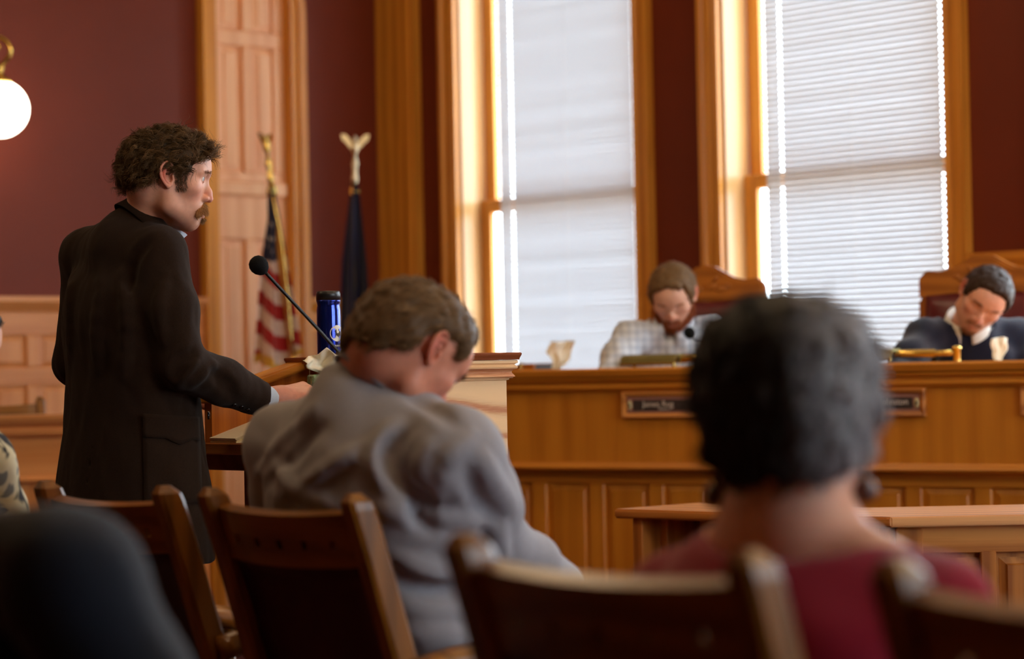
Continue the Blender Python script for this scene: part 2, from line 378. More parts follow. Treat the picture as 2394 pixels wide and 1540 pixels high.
def window(k, a, b, M):
    w = bpy.data.objects.new('window_%d' % k, None); COL.objects.link(w); w.matrix_world = M; w['kind'] = 'structure'
    v_mould('casing', CASE, a, SILL - 0.05, HEAD, 'oak_v', w, -1); v_mould('casing', CASE, b, SILL - 0.05, HEAD, 'oak_v', w, 1)
    box('casing_head', (a - 0.115, -0.045, HEAD), (b + 0.115, 0, HEAD + 0.14), 'oak_h', w)
    box('reveal', (a, 0, SILL), (a + 0.012, 0.15, HEAD), 'reveal_oak_glare', w); box('reveal', (b - 0.012, 0, SILL), (b, 0.15, HEAD), 'reveal_oak_glare', w)
    box('sill', (a - 0.06, -0.07, SILL - 0.04), (b + 0.06, 0.20, SILL), 'oak_h', w)
    for nm, y0, z0, z1 in (('lower_sash', 0.115, SILL, MEET + 0.03), ('upper_sash', 0.15, MEET - 0.03, HEAD)):
        st = 0.082
        sash = box(nm, (a + 0.012, y0, z0), (a + st, y0 + 0.032, z1), 'oak_v', w)
        def sub(n2, lo, hi, mat):
            c = box(n2, lo, hi, mat); c.location = Vector(c.location) - Vector(sash.location); c.parent = sash; return c
        sub('stile', (b - st, y0, z0), (b - 0.012, y0 + 0.032, z1), 'oak_v')
        sub('rail', (a + st, y0, z0), (b - st, y0 + 0.032, z0 + 0.06), 'oak_h'); sub('rail', (a + st, y0, z1 - 0.06), (b - st, y0 + 0.032, z1), 'oak_h')
        sub('pane', (a + st, y0 + 0.014, z0 + 0.06), (b - st, y0 + 0.018, z1 - 0.06), 'window_glass')
    L = bpy.data.lights.new('daylight_portal', 'AREA'); L.shape = 'RECTANGLE'; L.size = b - a; L.size_y = HEAD - SILL; L.cycles.is_portal = True
    lo = bpy.data.objects.new('daylight_portal', L); COL.objects.link(lo)
    lo.matrix_world = M @ T((a + b) / 2, 0.20, (SILL + HEAD) / 2) @ Matrix.Rotation(PI / 2, 4, 'X') @ Matrix.Rotation(PI, 4, 'X') @ Matrix.Rotation(PI, 4, 'X')
for k, (a, b) in enumerate(WINS): window(k + 1, a, b, WM)
for k, (a, b) in enumerate(RWINS): window(k + 1 + len(WINS), a, b, RM)

# wainscot with its panels
def wainscot(k, M, x0, x1, ztop, pitch, oh='oak_h', detail=True):
    ov = 'left_oak_lit_v' if oh == 'left_oak' else 'oak_v'
    w = setting('trim_%d' % k, boxes_me('trim', [((x0, -0.016, 0), (x1, 0, ztop - 0.05))]), oh, M, 'oak wainscot with raised panels below the red wall')
    cap = [(0, ztop - 0.07), (-0.03, ztop - 0.065), (-0.04, ztop - 0.045), (-0.05, ztop - 0.04), (-0.06, ztop - 0.022), (-0.06, ztop), (0, ztop)]
    obj('cap_moulding', prism_me(cap, x0, x1), oh, w)
    rows = [(0.26, ztop - 0.39, 1), (ztop - 0.31, ztop - 0.17, 2)]
    box('rail', (x0, -0.03, ztop - 0.17), (x1, -0.014, ztop - 0.07), oh, w); box('rail', (x0, -0.03, ztop - 0.39), (x1, -0.014, ztop - 0.31), oh, w)
    box('rail', (x0, -0.03, 0.12), (x1, -0.014, 0.26), oh, w); box('skirting', (x0, -0.045, 0), (x1, -0.014, 0.12), oh, w)
    if not detail: return
    st = 0.07
    for z0, z1, mul in rows:
        p = pitch * mul; n = max(1, int(round((x1 - x0) / p))); p = (x1 - x0) / n
        sm = box_me(st, 0.017, z1 - z0, 0.004, 'stile'); pm = panel_me(p - st - 0.004, z1 - z0 - 0.004, 0.012, 0.022)
        for i in range(n + 1): obj('stile', sm, ov, w, (min(max(x0 + p * i, x0 + st / 2), x1 - st / 2), -0.0225, z0))
        for i in range(n): obj('panel', pm, ov, w, (x0 + p * (i + 0.5), -0.017, z0 + 0.002))
WZ = 1.555
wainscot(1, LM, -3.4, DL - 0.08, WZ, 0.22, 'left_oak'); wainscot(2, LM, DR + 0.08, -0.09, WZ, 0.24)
wainscot(3, WM, WINS[0][1] + 0.11, WINS[1][0] - 0.11, WZ, 0.24); wainscot(4, WM, WINS[1][1] + 0.11, WINS[2][0] - 0.11, WZ + 0.05, 0.24)
wainscot(5, WM, 0.14, WINS[0][0] - 0.11, WZ, 0.24)

# corner pilaster
pl = s_of(988) ; plx = l_of(890)
w = setting('trim_6', boxes_me('trim', [((plx, -0.05, 0), (0, 0.0, HCEIL))]), 'oak_v', LM, 'tall oak corner pilaster between the red walls')
def to_l(o, M):   # child given in window-wall coordinates under a left-wall parent
    o.matrix_parent_inverse = w.matrix_world.inverted() @ M; return o
o = box('fillet', (plx + 0.03, -0.062, 0), (plx + 0.08, -0.05, HCEIL), 'oak_v', w)
o = obj('pilaster_return', boxes_me('pilaster_return', [((0.0, -0.05, 0), (pl, 0, HCEIL))]), 'oak_v', w); to_l(o, WM)
o = obj('bead', boxes_me('bead', [((pl - 0.05, -0.065, 0), (pl - 0.02, -0.05, HCEIL))]), 'oak_v', w); to_l(o, WM)

# arched panelled door in the left wall
d = bpy.data.objects.new('door_1', None); COL.objects.link(d); d.matrix_world = LM; d['kind'] = 'structure'; d['label'] = 'tall arched door of pale oak panels behind the flag'
hw, dc = (DR - DL) / 2, (DL + DR) / 2; SPR = 2.93
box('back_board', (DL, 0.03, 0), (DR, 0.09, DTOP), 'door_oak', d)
def arch_strip(r0, r1, y0, y1, name):
    """casing: two uprights joined by a half-round head"""
    path = [(-1, 0.0)] + [(-1, SPR)] + [(math.cos(PI - PI * i / 20), SPR + math.sin(PI - PI * i / 20)) for i in range(1, 20)] + [(1, SPR), (1, 0.0)]
    def pt(r, q):
        x, z = q
        return (dc + x * r, SPR + (z - SPR) * r) if z > SPR else (dc + x * r, z)
    a = [pt(r0, q) for q in path]; b = [pt(r1, q) for q in path]; n = len(path); vs = []
    for y in (y0, y1): vs += [(p[0], y, p[1]) for p in a] + [(p[0], y, p[1]) for p in b]
    fs = []
    for i in range(n - 1):
        fs += [(i, i + 1, n + i + 1, n + i), (2 * n + i, 3 * n + i, 3 * n + i + 1, 2 * n + i + 1), (i, 2 * n + i, 2 * n + i + 1, i + 1), (n + i, n + i + 1, 3 * n + i + 1, 3 * n + i)]
    return fix_normals(mesh(name, vs, fs))
obj('casing', arch_strip(hw - 0.004, hw + 0.05, -0.04, 0.0, 'casing'), 'oak_v', d)
obj('casing_bead', arch_strip(hw + 0.035, hw + 0.078, -0.055, -0.0, 'casing_bead'), 'oak_v', d)
obj('reveal', arch_strip(hw - 0.012, hw + 0.002, -0.03, 0.03, 'reveal'), 'oak_v', d)
zs = [0.0, 0.18, 0.95, 1.12, 1.83, 2.04, 2.10, 2.15, 2.745, 2.82, DTOP - 0.075]
for a, b in ((0, 1), (2, 3), (4, 5), (6, 7), (8, 9)):
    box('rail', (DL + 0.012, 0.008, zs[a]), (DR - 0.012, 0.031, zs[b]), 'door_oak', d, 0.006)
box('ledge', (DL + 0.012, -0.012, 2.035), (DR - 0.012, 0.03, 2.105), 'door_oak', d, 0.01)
for a, b in ((1, 2), (3, 4), (7, 8), (9, 10)):
    h = zs[b] - zs[a]
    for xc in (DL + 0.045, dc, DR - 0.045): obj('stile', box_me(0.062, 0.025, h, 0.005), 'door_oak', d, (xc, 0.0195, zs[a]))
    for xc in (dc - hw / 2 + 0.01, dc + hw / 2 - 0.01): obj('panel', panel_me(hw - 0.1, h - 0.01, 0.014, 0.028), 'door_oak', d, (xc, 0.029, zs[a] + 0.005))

# ------------------------------------------------------------------ window blinds
def slat_mat():
    m, n, p, o = new_mat('blind_slat')
    p.inputs['Base Color'].default_value = (0.70, 0.72, 0.76, 1); p.inputs['Roughness'].default_value = 0.45
    t = n.nodes.new('ShaderNodeBsdfTranslucent'); t.inputs[0].default_value = (0.80, 0.85, 0.93, 1)
    mx = n.nodes.new('ShaderNodeMixShader'); mx.inputs[0].default_value = 0.036
    v = coords(n, (3, 40, 40)); r = ramp(n, noise(n, v, 2, 3), [(0.2, (0.74, 0.78, 0.86)), (0.8, (0.86, 0.90, 0.96))]); n.links.new(r, t.inputs[0])
    n.links.new(p.outputs[0], mx.inputs[1]); n.links.new(t.outputs[0], mx.inputs[2]); n.links.new(mx.outputs[0], o.inputs[0])
slat_mat()
def blind(k, label):
    a, b = WINS[k]
    uL, uH = ((1169, 410), (1793, 410))[k]; cu = ((1199, 1483), (1830, 2207))[k]
    x0, x1 = s_of(uL, uH, 0.085), b - 0.055; c0, c1 = s_of(cu[0], uH, 0.085), s_of(cu[1], uH, 0.085)
    t = thing('window_blind', label, 'blind', WM @ T((x0 + x1) / 2, 0.085, SILL), 'white window blinds')
    mid = (x0 + x1) / 2; xs = [x0, c0 - 0.006, c0 + 0.006, mid - 0.004, mid + 0.004, c1 - 0.006, c1 + 0.006, x1]; xs = [q - mid for q in xs]
    wv = [-0.5, -0.17, 0.17, 0.5]; W, tilt, pitch = 0.0285, math.radians(112), 0.0245
    vs, fs = [], []
    for q in wv:
        bow = 0.0016 * (1 - (2 * q) ** 2); dy = q * W * math.cos(tilt) - bow * math.sin(tilt); dz = q * W * math.sin(tilt) + bow * math.cos(tilt)
        vs += [(x, dy, dz) for x in xs]
    n = len(xs)
    for r in range(3):
        for i in range(n - 1):
            if r == 1 and i in (1, 5): continue
            fs.append((r * n + i, r * n + i + 1, (r + 1) * n + i + 1, (r + 1) * n + i))
    sm = mesh('slat', vs, fs, True); z = 0.06; rr = random.Random(k)
    while z < HEAD - SILL - 0.06:
        obj('slat', sm, 'blind_slat', t, (0, 0, z), (math.radians(rr.gauss(0, 1.5)), 0, 0)); z += pitch
    box('head_rail', (x0 - mid, -0.02, HEAD - SILL - 0.05), (x1 - mid, 0.02, HEAD - SILL - 0.002), 'cord_white', t); box('bottom_rail', (x0 - mid, -0.014, 0.03), (x1 - mid, 0.014, 0.045), 'cord_white', t)
    for c in (c0, c1, mid): obj('ladder_cord', tube_me([(c - mid, -0.016, 0.04), (c - mid, -0.016, HEAD - SILL - 0.03)], 0.0009, 5), 'cord_white', t)
blind(0, 'closed white slatted blind in the window beside the corner pilaster'); blind(1, 'closed white slatted blind in the window between the two high-backed chairs')

# ------------------------------------------------------------------ lamps
emit('globe_glow', (255, 222, 176), GLOBE_STRENGTH); emit('sconce_glow', (255, 240, 214), 9.0)
GLOBE = lathe_me([(0.035 + 0 * i, 0) if i == 0 else (max(0.0005, math.sin(PI * (0.09 + 0.905 * i / 14))), -math.cos(PI * (0.09 + 0.905 * i / 14))) for i in range(15)], 28)
def globe(r, flip=True):
    me = GLOBE.copy()
    for v in me.vertices: v.co = v.co * r; v.co.z *= -1
    return fix_normals(me)
g = at(0, 255, 10.2); R_ = 0.121
wp = on_plane(-40, 90, C0, E1)                                  # where the bracket meets the wall
t = thing('wall_lamp', 'lit white globe lamp on a curled brass bracket on the red wall', 'lamp', Matrix.Translation(g))
obj('globe', globe(R_), 'sconce_glow', t); obj('gallery', lathe_me([(0.052, 0.108), (0.056, 0.118), (0.04, 0.132), (0.022, 0.142), (0.016, 0.165), (0.024, 0.172), (0.012, 0.182)], 20), 'brass', t)
px = 1 / 554.
arm = [(0, 0, 0.175), (0.02, -0.004, 0.195), (0.045, -0.008, 0.225), (0.047, -0.01, 0.262), (0.02, -0.008, 0.295), (-0.03, 0.0, 0.305), (-0.09, 0.02, 0.27), (-0.13, 0.06, 0.20)]
rel = [Vector(p) for p in arm]; base = Vector((wp.x - 0.02, wp.y, 2.25)) - g
base = (C0 + E2 * ((g - C0).dot(E2) - 0.12) + Z3 * 2.42) - g
obj('bracket_arm', tube_me(spline([tuple(p) for p in rel] + [tuple(rel[-1] * 0.5 + base * 0.5 + Vector((0, 0, -0.05))), tuple(base)], 8), 0.010, 10), 'brass', t)
obj('scroll', tube_me(spline([(-0.05, 0.0, 0.27), (-0.02, 0, 0.285), (0.0, 0, 0.262), (-0.02, 0, 0.24), (-0.04, 0, 0.25)], 8), 0.006, 8), 'brass', t)
bp = obj('back_plate', lathe_me([(0.07, 0), (0.07, 0.01), (0.05, 0.022), (0.02, 0.03)], 24), 'brass', t); bp.location = base
bp.rotation_euler = E1.to_track_quat('Z', 'Y').to_euler()
# pendant globes above the picture: the room's own light
for i, (s, tt, z, lb) in enumerate(((3.0, 2.6, 3.3, 'nearest the corner pilaster'), (6.0, 2.6, 3.3, 'over the middle of the high bench'), (9.0, 2.6, 3.3, 'over the far end of the high bench'),
                                     (3.2, 5.6, 3.3, 'over the speaker'), (6.4, 5.2, 3.3, 'over the front row of chairs'), (9.2, 4.6, 3.3, 'over the right end of the chairs'))):
    t = thing('pendant_lamp', 'white globe pendant lamp on a brass rod ' + lb, 'lamp', Matrix.Translation(room_pt(s, tt, z)), 'pendant globe lamps')
    obj('globe', globe(0.17), 'globe_glow', t); obj('rod', lathe_me([(0.012, 0.15), (0.012, HCEIL - z - 0.02), (0.07, HCEIL - z - 0.015), (0.07, HCEIL - z - 0.001)], 12), 'brass', t)
    obj('gallery', lathe_me([(0.07, 0.15), (0.06, 0.18), (0.02, 0.2)], 16), 'brass', t)

# ------------------------------------------------------------------ high bench (dais)
D1 = Vector((0.838, -0.545, 0)).normalized(); D2 = Vector((0.545, 0.838, 0)).normalized()
DO = at(1200, 862, 8.9); DO.z = 0
DM = frame(DO, D1, D2); DTOPZ = 1.193
def dx(u, v=900, off=0.0): return (on_plane(u, v, DO + D2 * off, D2) - DO).dot(D1)
dais = thing('judges_bench', 'long oak bench front with moulded cornice and panels before the windows', 'bench', DM)
DX0, DX1 = -0.7, 3.6
obj('worktop', prism_me([(-0.035, DTOPZ - 0.03), (-0.04, DTOPZ - 0.008), (-0.03, DTOPZ), (0.07, DTOPZ), (0.07, DTOPZ - 0.035), (0, DTOPZ - 0.035)], DX0, DX1, 'worktop'), 'dais_h', dais)
DESKZ = DTOPZ - 0.06
box('desk_surface', (DX0, 0.03, DESKZ - 0.03), (DX1, 0.62, DESKZ), 'dais_h', dais, 0.003); box('ledge_back', (DX0, 0.055, DESKZ), (DX1, 0.07, DTOPZ - 0.03), 'dais_h', dais, 0)
obj('cornice', prism_me([(0, DTOPZ - 0.034), (-0.034, DTOPZ - 0.034), (-0.03, DTOPZ - 0.044), (-0.012, DTOPZ - 0.050), (-0.012, DTOPZ - 0.058), (-0.022, DTOPZ - 0.060), (-0.022, DTOPZ - 0.072), (-0.015, DTOPZ - 0.078), (-0.006, DTOPZ - 0.086), (0, DTOPZ - 0.086)], DX0, DX1, 'cornice'), 'dais_h', dais)
edges = [DX0, dx(1100), dx(2480), DX1]
edges = [DX0, -0.16, 2.05, DX1]
for a, b in zip(edges, edges[1:]): box('front_board', (a, 0.0, 0.853), (b, 0.03, DTOPZ - 0.08), 'dais_v', dais, 0.001)
obj('lower_moulding', prism_me([(0.03, 0.825), (-0.012, 0.828), (-0.018, 0.836), (-0.012, 0.846), (-0.004, 0.850), (0, 0.856), (0.03, 0.856)], DX0, DX1, 'lower_moulding'), 'dais_h', dais)
box('upper_rail', (DX0, 0.045, 0.775), (DX1, 0.065, 0.83), 'dais_h', dais, 0.003); box('lower_rail', (DX0, 0.045, 0.0), (DX1, 0.065, 0.30), 'dais_h', dais, 0.003)
box('back_board', (DX0, 0.06, 0.0), (DX1, 0.075, 0.84), 'dais_v', dais, 0)
pp = dx(1415, 1150, 0.05) - dx(1280, 1150, 0.05); ps = dx(1262, 1150, 0.05)
sm = box_me(0.062, 0.02, 0.475, 0.004, 'stile'); pm = panel_me(pp - 0.066, 0.471, 0.010, 0.025)
i = -5
while ps + pp * i < DX1 - 0.1:
    if ps + pp * i > DX0:
        obj('stile', sm, 'dais_v', dais, (ps + pp * i, 0.055, 0.30)); obj('panel', pm, 'dais_v', dais, (ps + pp * (i + 0.5), 0.06, 0.302))
    i += 1
plat = setting('trim_7', boxes_me('platform', [((DX0, 0.08, 0), (DX1, 1.75, 0.28))]), 'carpet', DM, 'raised platform behind the bench')

def text_me(body, size, align='LEFT'):
    c = bpy.data.curves.new('lettering', 'FONT'); c.body = body; c.size = size; c.align_x = align; c.extrude = 0.0006
    o = bpy.data.objects.new('lettering', c); COL.objects.link(o); bpy.context.view_layer.update()
    me = bpy.data.meshes.new_from_object(o.evaluated_get(bpy.context.evaluated_depsgraph_get())); bpy.data.objects.remove(o)
    me.materials.clear(); return me
UP = (PI / 2, 0, 0)
def nameplate(x0, label, lines, flip):
    wd_, h = 0.42, 0.094; z0 = DTOPZ - 0.088 - h + 0.002
    t = thing('nameplate', label, 'sign', DM @ T(x0 + wd_ / 2, -0.001, z0), 'nameplates on the bench front')
    obj('frame', ring_me(-wd_ / 2, wd_ / 2, 0, h, [(0, 0), (0, 0.014), (-0.004, 0.02), (-0.018, 0.013), (-0.018, 0.006)], 'frame'), 'desk_h', t, rot=UP)
    box('plate', (-wd_ / 2 + 0.018, -0.010, 0.018), (wd_ / 2 - 0.018, -0.002, h - 0.018), 'plaque_bronze', t, 0.001)
    box('name_strip', (-wd_ / 2 + 0.045, -0.0115, 0.026), (wd_ / 2 - 0.045, -0.0095, h - 0.03), 'plaque_dark', t, 0)
    for sx in (-1, 1):
        r = obj('rosette', lathe_me([(0.013, 0), (0.012, 0.003), (0.006, 0.004)], 14), 'rosette', t, (sx * (wd_ / 2 - 0.031), -0.010, h / 2 - 0.002), UP); r.scale = (0.72, 1.35, 1)
        obj('screw', lathe_me([(0.0055, 0.004), (0.004, 0.006)], 10), 'ink', r)
    for s, sz, x, z, al in lines: obj('lettering', text_me(s, sz, al), 'lettering', t, (x, -0.0122, z), UP)
PX1 = dx(1458, 925)
nameplate(PX1, 'oak-framed nameplate whose dark strip begins with the name James', [('James Rog', 0.030, -0.125, 0.040, 'LEFT'), ('District 2', 0.013, -0.062, 0.028, 'LEFT')], 0)
PX2 = dx(2166, 915) - 0.42
nameplate(PX2, 'oak-framed nameplate reading Johnston half hidden by the woman', [('Johnston', 0.030, 0.150, 0.040, 'RIGHT')], 1)
nameplate(dx(2389, 910), 'oak-framed nameplate cut off by the right edge of the picture', [], 1)

def gooseneck(pts, ball, rb, label, m=None, base=None, rr=0.0035):
    t = thing('microphone', label, 'microphone', T(*pts[0])); o0 = Vector(pts[0])
    rel = [tuple(Vector(p) - o0) for p in pts]
    obj('base', lathe_me([(0.032, 0), (0.032, 0.008), (0.026, 0.014), (0.009, 0.018), (0.008, 0.04)], 20), 'black_plastic', t)
    obj('stem', tube_me(spline(rel, 8), rr, 8), 'black_plastic', t)
    d = (Vector(ball) - Vector(pts[-2])).normalized()
    q = d.to_track_quat('Z', 'Y').to_euler()
    obj('windscreen', lathe_me([(rb * 0.30, -rb * 1.08), (rb * 0.62, -rb * 0.86), (rb * 0.9, -rb * 0.45), (rb, 0), (rb * 0.93, rb * 0.42), (rb * 0.7, rb * 0.78), (rb * 0.36, rb * 0.98), (0.0005, rb * 1.04)], 24), 'black_foam', t, tuple(Vector(ball) - o0), q)
def on_dais(u, off, v=850): p = on_plane(u, v, DO + D2 * off, D2); p.z = DESKZ + 0.0005; return p
def sdais(u, v, off): return on_plane(u, v, DO + D2 * off, D2)
b = on_dais(1690, 0.20); e = sdais(1612, 778, 0.28)
gooseneck([b, b + Vector((0, 0, 0.05)), sdais(1655, 806, 0.24), sdais(1628, 795, 0.27), e], e, 0.022, 'small black gooseneck microphone before the bearded man in plaid')
b = on_dais(2200, 0.25); e = sdais(2141, 790, 0.32)
gooseneck([b, b + Vector((0, 0, 0.03)), sdais(2180, 818, 0.30), e], e, 0.020, 'small black gooseneck microphone before the man in the navy sweater')

def tissue_sheet(pts_fn, name='tissue'): pass
def tissue_me(w, h, lean, seed=0, flat=0.35, rag=0.20):
    """one creased sheet pulled up out of its box: sharp folds, ragged upper corners"""
    r = random.Random(seed); ph = [r.uniform(0, 1) for _ in range(8)]
    tri = lambda t: 4 * abs((t % 1.0) - 0.5) - 1
    def fn(u, v):
        a = (u - 0.5) * 2; wid = w * (0.30 + 0.70 * min(1, v * 1.5)) * (1 - 0.12 * max(0, v - 0.6))
        top = 1.0 - rag + rag * tri(0.9 * u + ph[0]) + 0.3 * rag * tri(2.3 * u + ph[1])
        x = a * wid / 2 + lean * v + 0.06 * w * tri(1.7 * v + ph[2]); z = h * v * top
        y = flat * w * (0.26 * tri(1.5 * u + 0.5 * v + ph[3]) + 0.10 * tri(3.1 * u - 0.8 * v + ph[4])) * (0.45 + 0.55 * v) + 0.05 * w * tri(1.3 * v + ph[5])
        return (x, y, z)
    me = grid_me(fn, 26, 16, 'tissue_sheet', 0.0012); return me
def tissue_box(loc, rz, size, label, sheet, mat):
    t = thing('tissue_box', label, 'tissue box', Matrix.Translation(loc) @ Matrix.Rotation(rz, 4, 'Z'))
    obj('carton', box_me(*size, 0.004), mat, t)
    obj('slot', lathe_me([(0.034, 0), (0.034, 0.0012)], 18), 'ink', t, (0, 0, size[2] - 0.0002)).scale = (1, 0.45, 1)
    obj('tissue_sheet', tissue_me(*sheet), 'tissue', t, (0, 0, size[2] - 0.004))
plain('carton_beige', (196, 170, 130), 0.6, 0.3, 0.15, 40)
def carton_green():
    m, n, p, o = new_mat('carton_green')
    v = coords(n, (1, 1, 1)); f = noise(n, v, 26, 3, 0.6, 0.8)
    n.links.new(ramp(n, f, [(0.36, lin((96, 140, 104))), (0.46, lin((150, 176, 128))), (0.56, lin((58, 92, 66))), (0.66, lin((188, 178, 130)))]), p.inputs['Base Color']); p.inputs['Roughness'].default_value = 0.55
carton_green()
p = on_dais(1303, 0.40); tissue_box(p - Z3 * 0.0, 0.3, (0.11, 0.11, 0.055), 'tissue box with a tall cream tissue at the left end of the bench', (0.10, 0.115, 0.02, 3, 0.30, 0.015), 'carton_beige')
p = on_dais(2335, 0.32); tissue_box(p, 0.2, (0.11, 0.11, 0.055), 'tissue box with a pointed tissue before the man in the navy sweater', (0.062, 0.088, 0.004, 9, 0.30, 0.03), 'carton_beige')

def desk_lamp(u0, u1, u2, off, label, z=0.006):
    """low brass lamp lying along the worktop: trough shade, stepped arm and end post"""
    a, b, c = (dx(q, 840, off) for q in (u0, u1, u2)); L = b - a
    t = thing('desk_lamp', label, 'lamp', DM @ T((a + c) / 2, off, DESKZ + 0.0005)); x0 = a - (a + c) / 2; x1 = b - (a + c) / 2; x2 = c - (a + c) / 2
    prof = [(y_, z_ + 0.062) for y_, z_ in [(-0.05, 0.010), (-0.046, 0.030), (-0.03, 0.042), (0.03, 0.044), (0.046, 0.03), (0.05, 0.010), (0.044, 0.012), (0.028, 0.037), (-0.028, 0.036), (-0.044, 0.012)]]
    obj('shade', prism_me(prof, x0, x1, 'shade'), 'dull_brass', t); box('shade_lip', (x0 - 0.002, -0.054, 0.066), (x1 + 0.002, -0.046, 0.075), 'brass', t, 0.001)
    ar = x2 - x1
    me = lathe_me([(0.010, 0), (0.014, 0.02 * ar / 0.2), (0.014, 0.12 * ar / .2), (0.0095, 0.13 * ar / .2), (0.0095, ar)], 16)
    obj('arm', me, 'brass', t, (x1, -0.01, 0.088), (0, PI / 2, 0))
    obj('post', lathe_me([(0.03, 0), (0.03, 0.005), (0.012, 0.008), (0.013, 0.098), (0.016, 0.10), (0.016, 0.108), (0.004, 0.112)], 18), 'brass', t, (x2 - 0.008, -0.01, 0.0))
    for q in (x0 + 0.03, x1 - 0.03): obj('foot', lathe_me([(0.008, 0), (0.006, 0.074)], 10), 'brass', t, (q, 0.0, 0))
desk_lamp(1466, 1592, 1700, 0.12, 'low brass desk lamp with an olive trough shade before the bearded man'); desk_lamp(1985, 2096, 2245, 0.12, 'low brass desk lamp with a long arm before the man in the navy sweater')
def block_on_bench():
    p = on_dais(1247, 0.42); t = thing('document_tray', 'small wooden tray with brass corner at the left end of the bench', 'tray', frame(p, D1, D2))
    box('tray_side', (-0.055, -0.09, 0), (0.06, -0.078, 0.082), 'judge_oak', t); box('tray_side', (-0.055, 0.078, 0), (0.06, 0.09, 0.082), 'judge_oak', t)
    box('tray_bottom', (-0.055, -0.08, 0), (0.06, 0.08, 0.005), 'judge_oak', t); box('brass_corner', (-0.012, -0.0925, 0), (0.004, -0.0785, 0.084), 'brass', t, 0.001)
    box('dark_folder', (-0.05, -0.074, 0.006), (0.055, 0.074, 0.078), 'plaque_dark', t)
block_on_bench()

# ------------------------------------------------------------------ high-backed chairs of the bench
def judge_chair(loc, face, label):
    f = Vector(face).normalized(); r = f.cross(Z3)
    t = thing('high_back_chair', label, 'chair', frame(loc, r, f), 'high-backed chairs behind the bench')
    hw_, zt = 0.245, 1.30
    top = [(-hw_, 0.94), (-hw_, 1.21), (-hw_ + 0.012, 1.235), (-hw_ + 0.035, 1.245), (-hw_ + 0.08, 1.24), (-0.12, 1.25), (-0.08, 1.27), (-0.04, 1.293), (0, zt)]
    top = top + [(-x, z) for x, z in top[-2::-1]]
    arch = [(hw_ - 0.045, 0.86), (hw_ - 0.045, 1.06), (0, 1.085), (-hw_ + 0.045, 1.06), (-hw_ + 0.045, 0.86)]
    crest = [q for q in top if q[1] > 1.13]; lo = [(hw_, 1.14), (0.1, 1.155), (0, 1.162), (-0.1, 1.155), (-hw_, 1.14)]
    obj('crest_rail', poly_me(crest + lo, -0.03, 0.012, 'xz', 'crest', 0.008), 'judge_oak', t)
    for s in (-1, 1):
        obj('stile', poly_me([(s * (hw_ - 0.045), 0.42), (s * hw_, 0.42), (s * hw_, 1.142), (s * (hw_ - 0.045), 1.142)], -0.03, 0.012, 'xz', 'stile', 0.006), 'judge_oak_v', t)
        obj('arm_rest', tube_me(spline([(s * 0.245, 0.0, 0.68), (s * 0.265, 0.18, 0.685), (s * 0.26, 0.34, 0.67), (s * 0.255, 0.38, 0.65)], 6), 0.022, 10), 'judge_oak', t)
        obj('arm_support', tube_me([(s * 0.255, 0.33, 0.45), (s * 0.258, 0.34, 0.67)], 0.018, 8), 'judge_oak_v', t)
    def cush(u, v):
        x = (u - 0.5) * 2; z = (v - 0.5) * 2
        return (x * 0.205, 0.014 + 0.045 * (1 - abs(x) ** 4) * (1 - abs(z) ** 4), 0.47 + v * 0.68)
    obj('back_cushion', grid_me(cush, 14, 18, 'back_cushion', 0.02), 'leather', t)
    obj('seat', join_me('seat', [(box_me(0.48, 0.46, 0.10, 0.035), T(0, 0.25, 0.40))]), 'leather', t)
    nails = [(lathe_me([(0.006, 0), (0.0055, 0.003), (0.002, 0.0055)], 8), T(-0.2 + 0.4 * i / 21, 0.014, 1.125 + 0.018 * (1 - abs(i / 10.5 - 1))) @ Matrix.Rotation(-PI / 2, 4, 'X')) for i in range(22)]
    o = obj('nailheads', join_me('nailheads', nails), 'brass', t); o['kind'] = 'stuff'
    lf = []
    for s in (-1, 1):
        for (x, z, a, ln) in ((0.03, 1.215, 0.5, 0.05), (0.07, 1.205, 0.15, 0.055), (0.045, 1.245, 0.9, 0.04), (0.10, 1.22, -0.2, 0.035)):
            me = lathe_me([(0.0005, -1), (0.30, -0.5), (0.36, 0), (0.22, 0.6), (0.0005, 1)], 10)
            for vv in me.vertices: vv.co = Vector((vv.co.x * ln * 0.55, vv.co.y * 0.02, vv.co.z * ln * 0.5))
            lf.append((me, T(s * x, 0.012, z) @ Matrix.Rotation(s * (PI / 2 - a), 4, 'Y')))
    obj('carved_leaves', join_me('carved_leaves', lf), 'judge_oak', t)
    obj('pedestal', lathe_me([(0.03, 0.06), (0.03, 0.40)], 14), 'dark_iron', t, (0, 0.25, 0))
    for i in range(5):
        a = 2 * PI * i / 5 + 0.3; obj('base_foot', tube_me([(0, 0, 0.08), (0.27 * math.cos(a), 0.27 * math.sin(a), 0.03)], [0.025, 0.016], 8), 'judge_oak', t, (0, 0.25, 0)); 
        obj('caster', lathe_me([(0.018, 0), (0.022, 0.012), (0.018, 0.024)], 10), 'dark_iron', t, (0.27 * math.cos(a), 0.25 + 0.27 * math.sin(a), 0.0))
JF = -D2
c = at(1652, 700, 9.30); c.z = 0.28; judge_chair(c, (JF.x + 0.05, JF.y, 0), 'high-backed oak and maroon leather chair behind the bearded man')
c = at(2300, 700, 8.75); c.z = 0.28; judge_chair(c, (JF.x + 0.05, JF.y, 0), 'high-backed oak and maroon leather chair behind the man in the navy sweater')

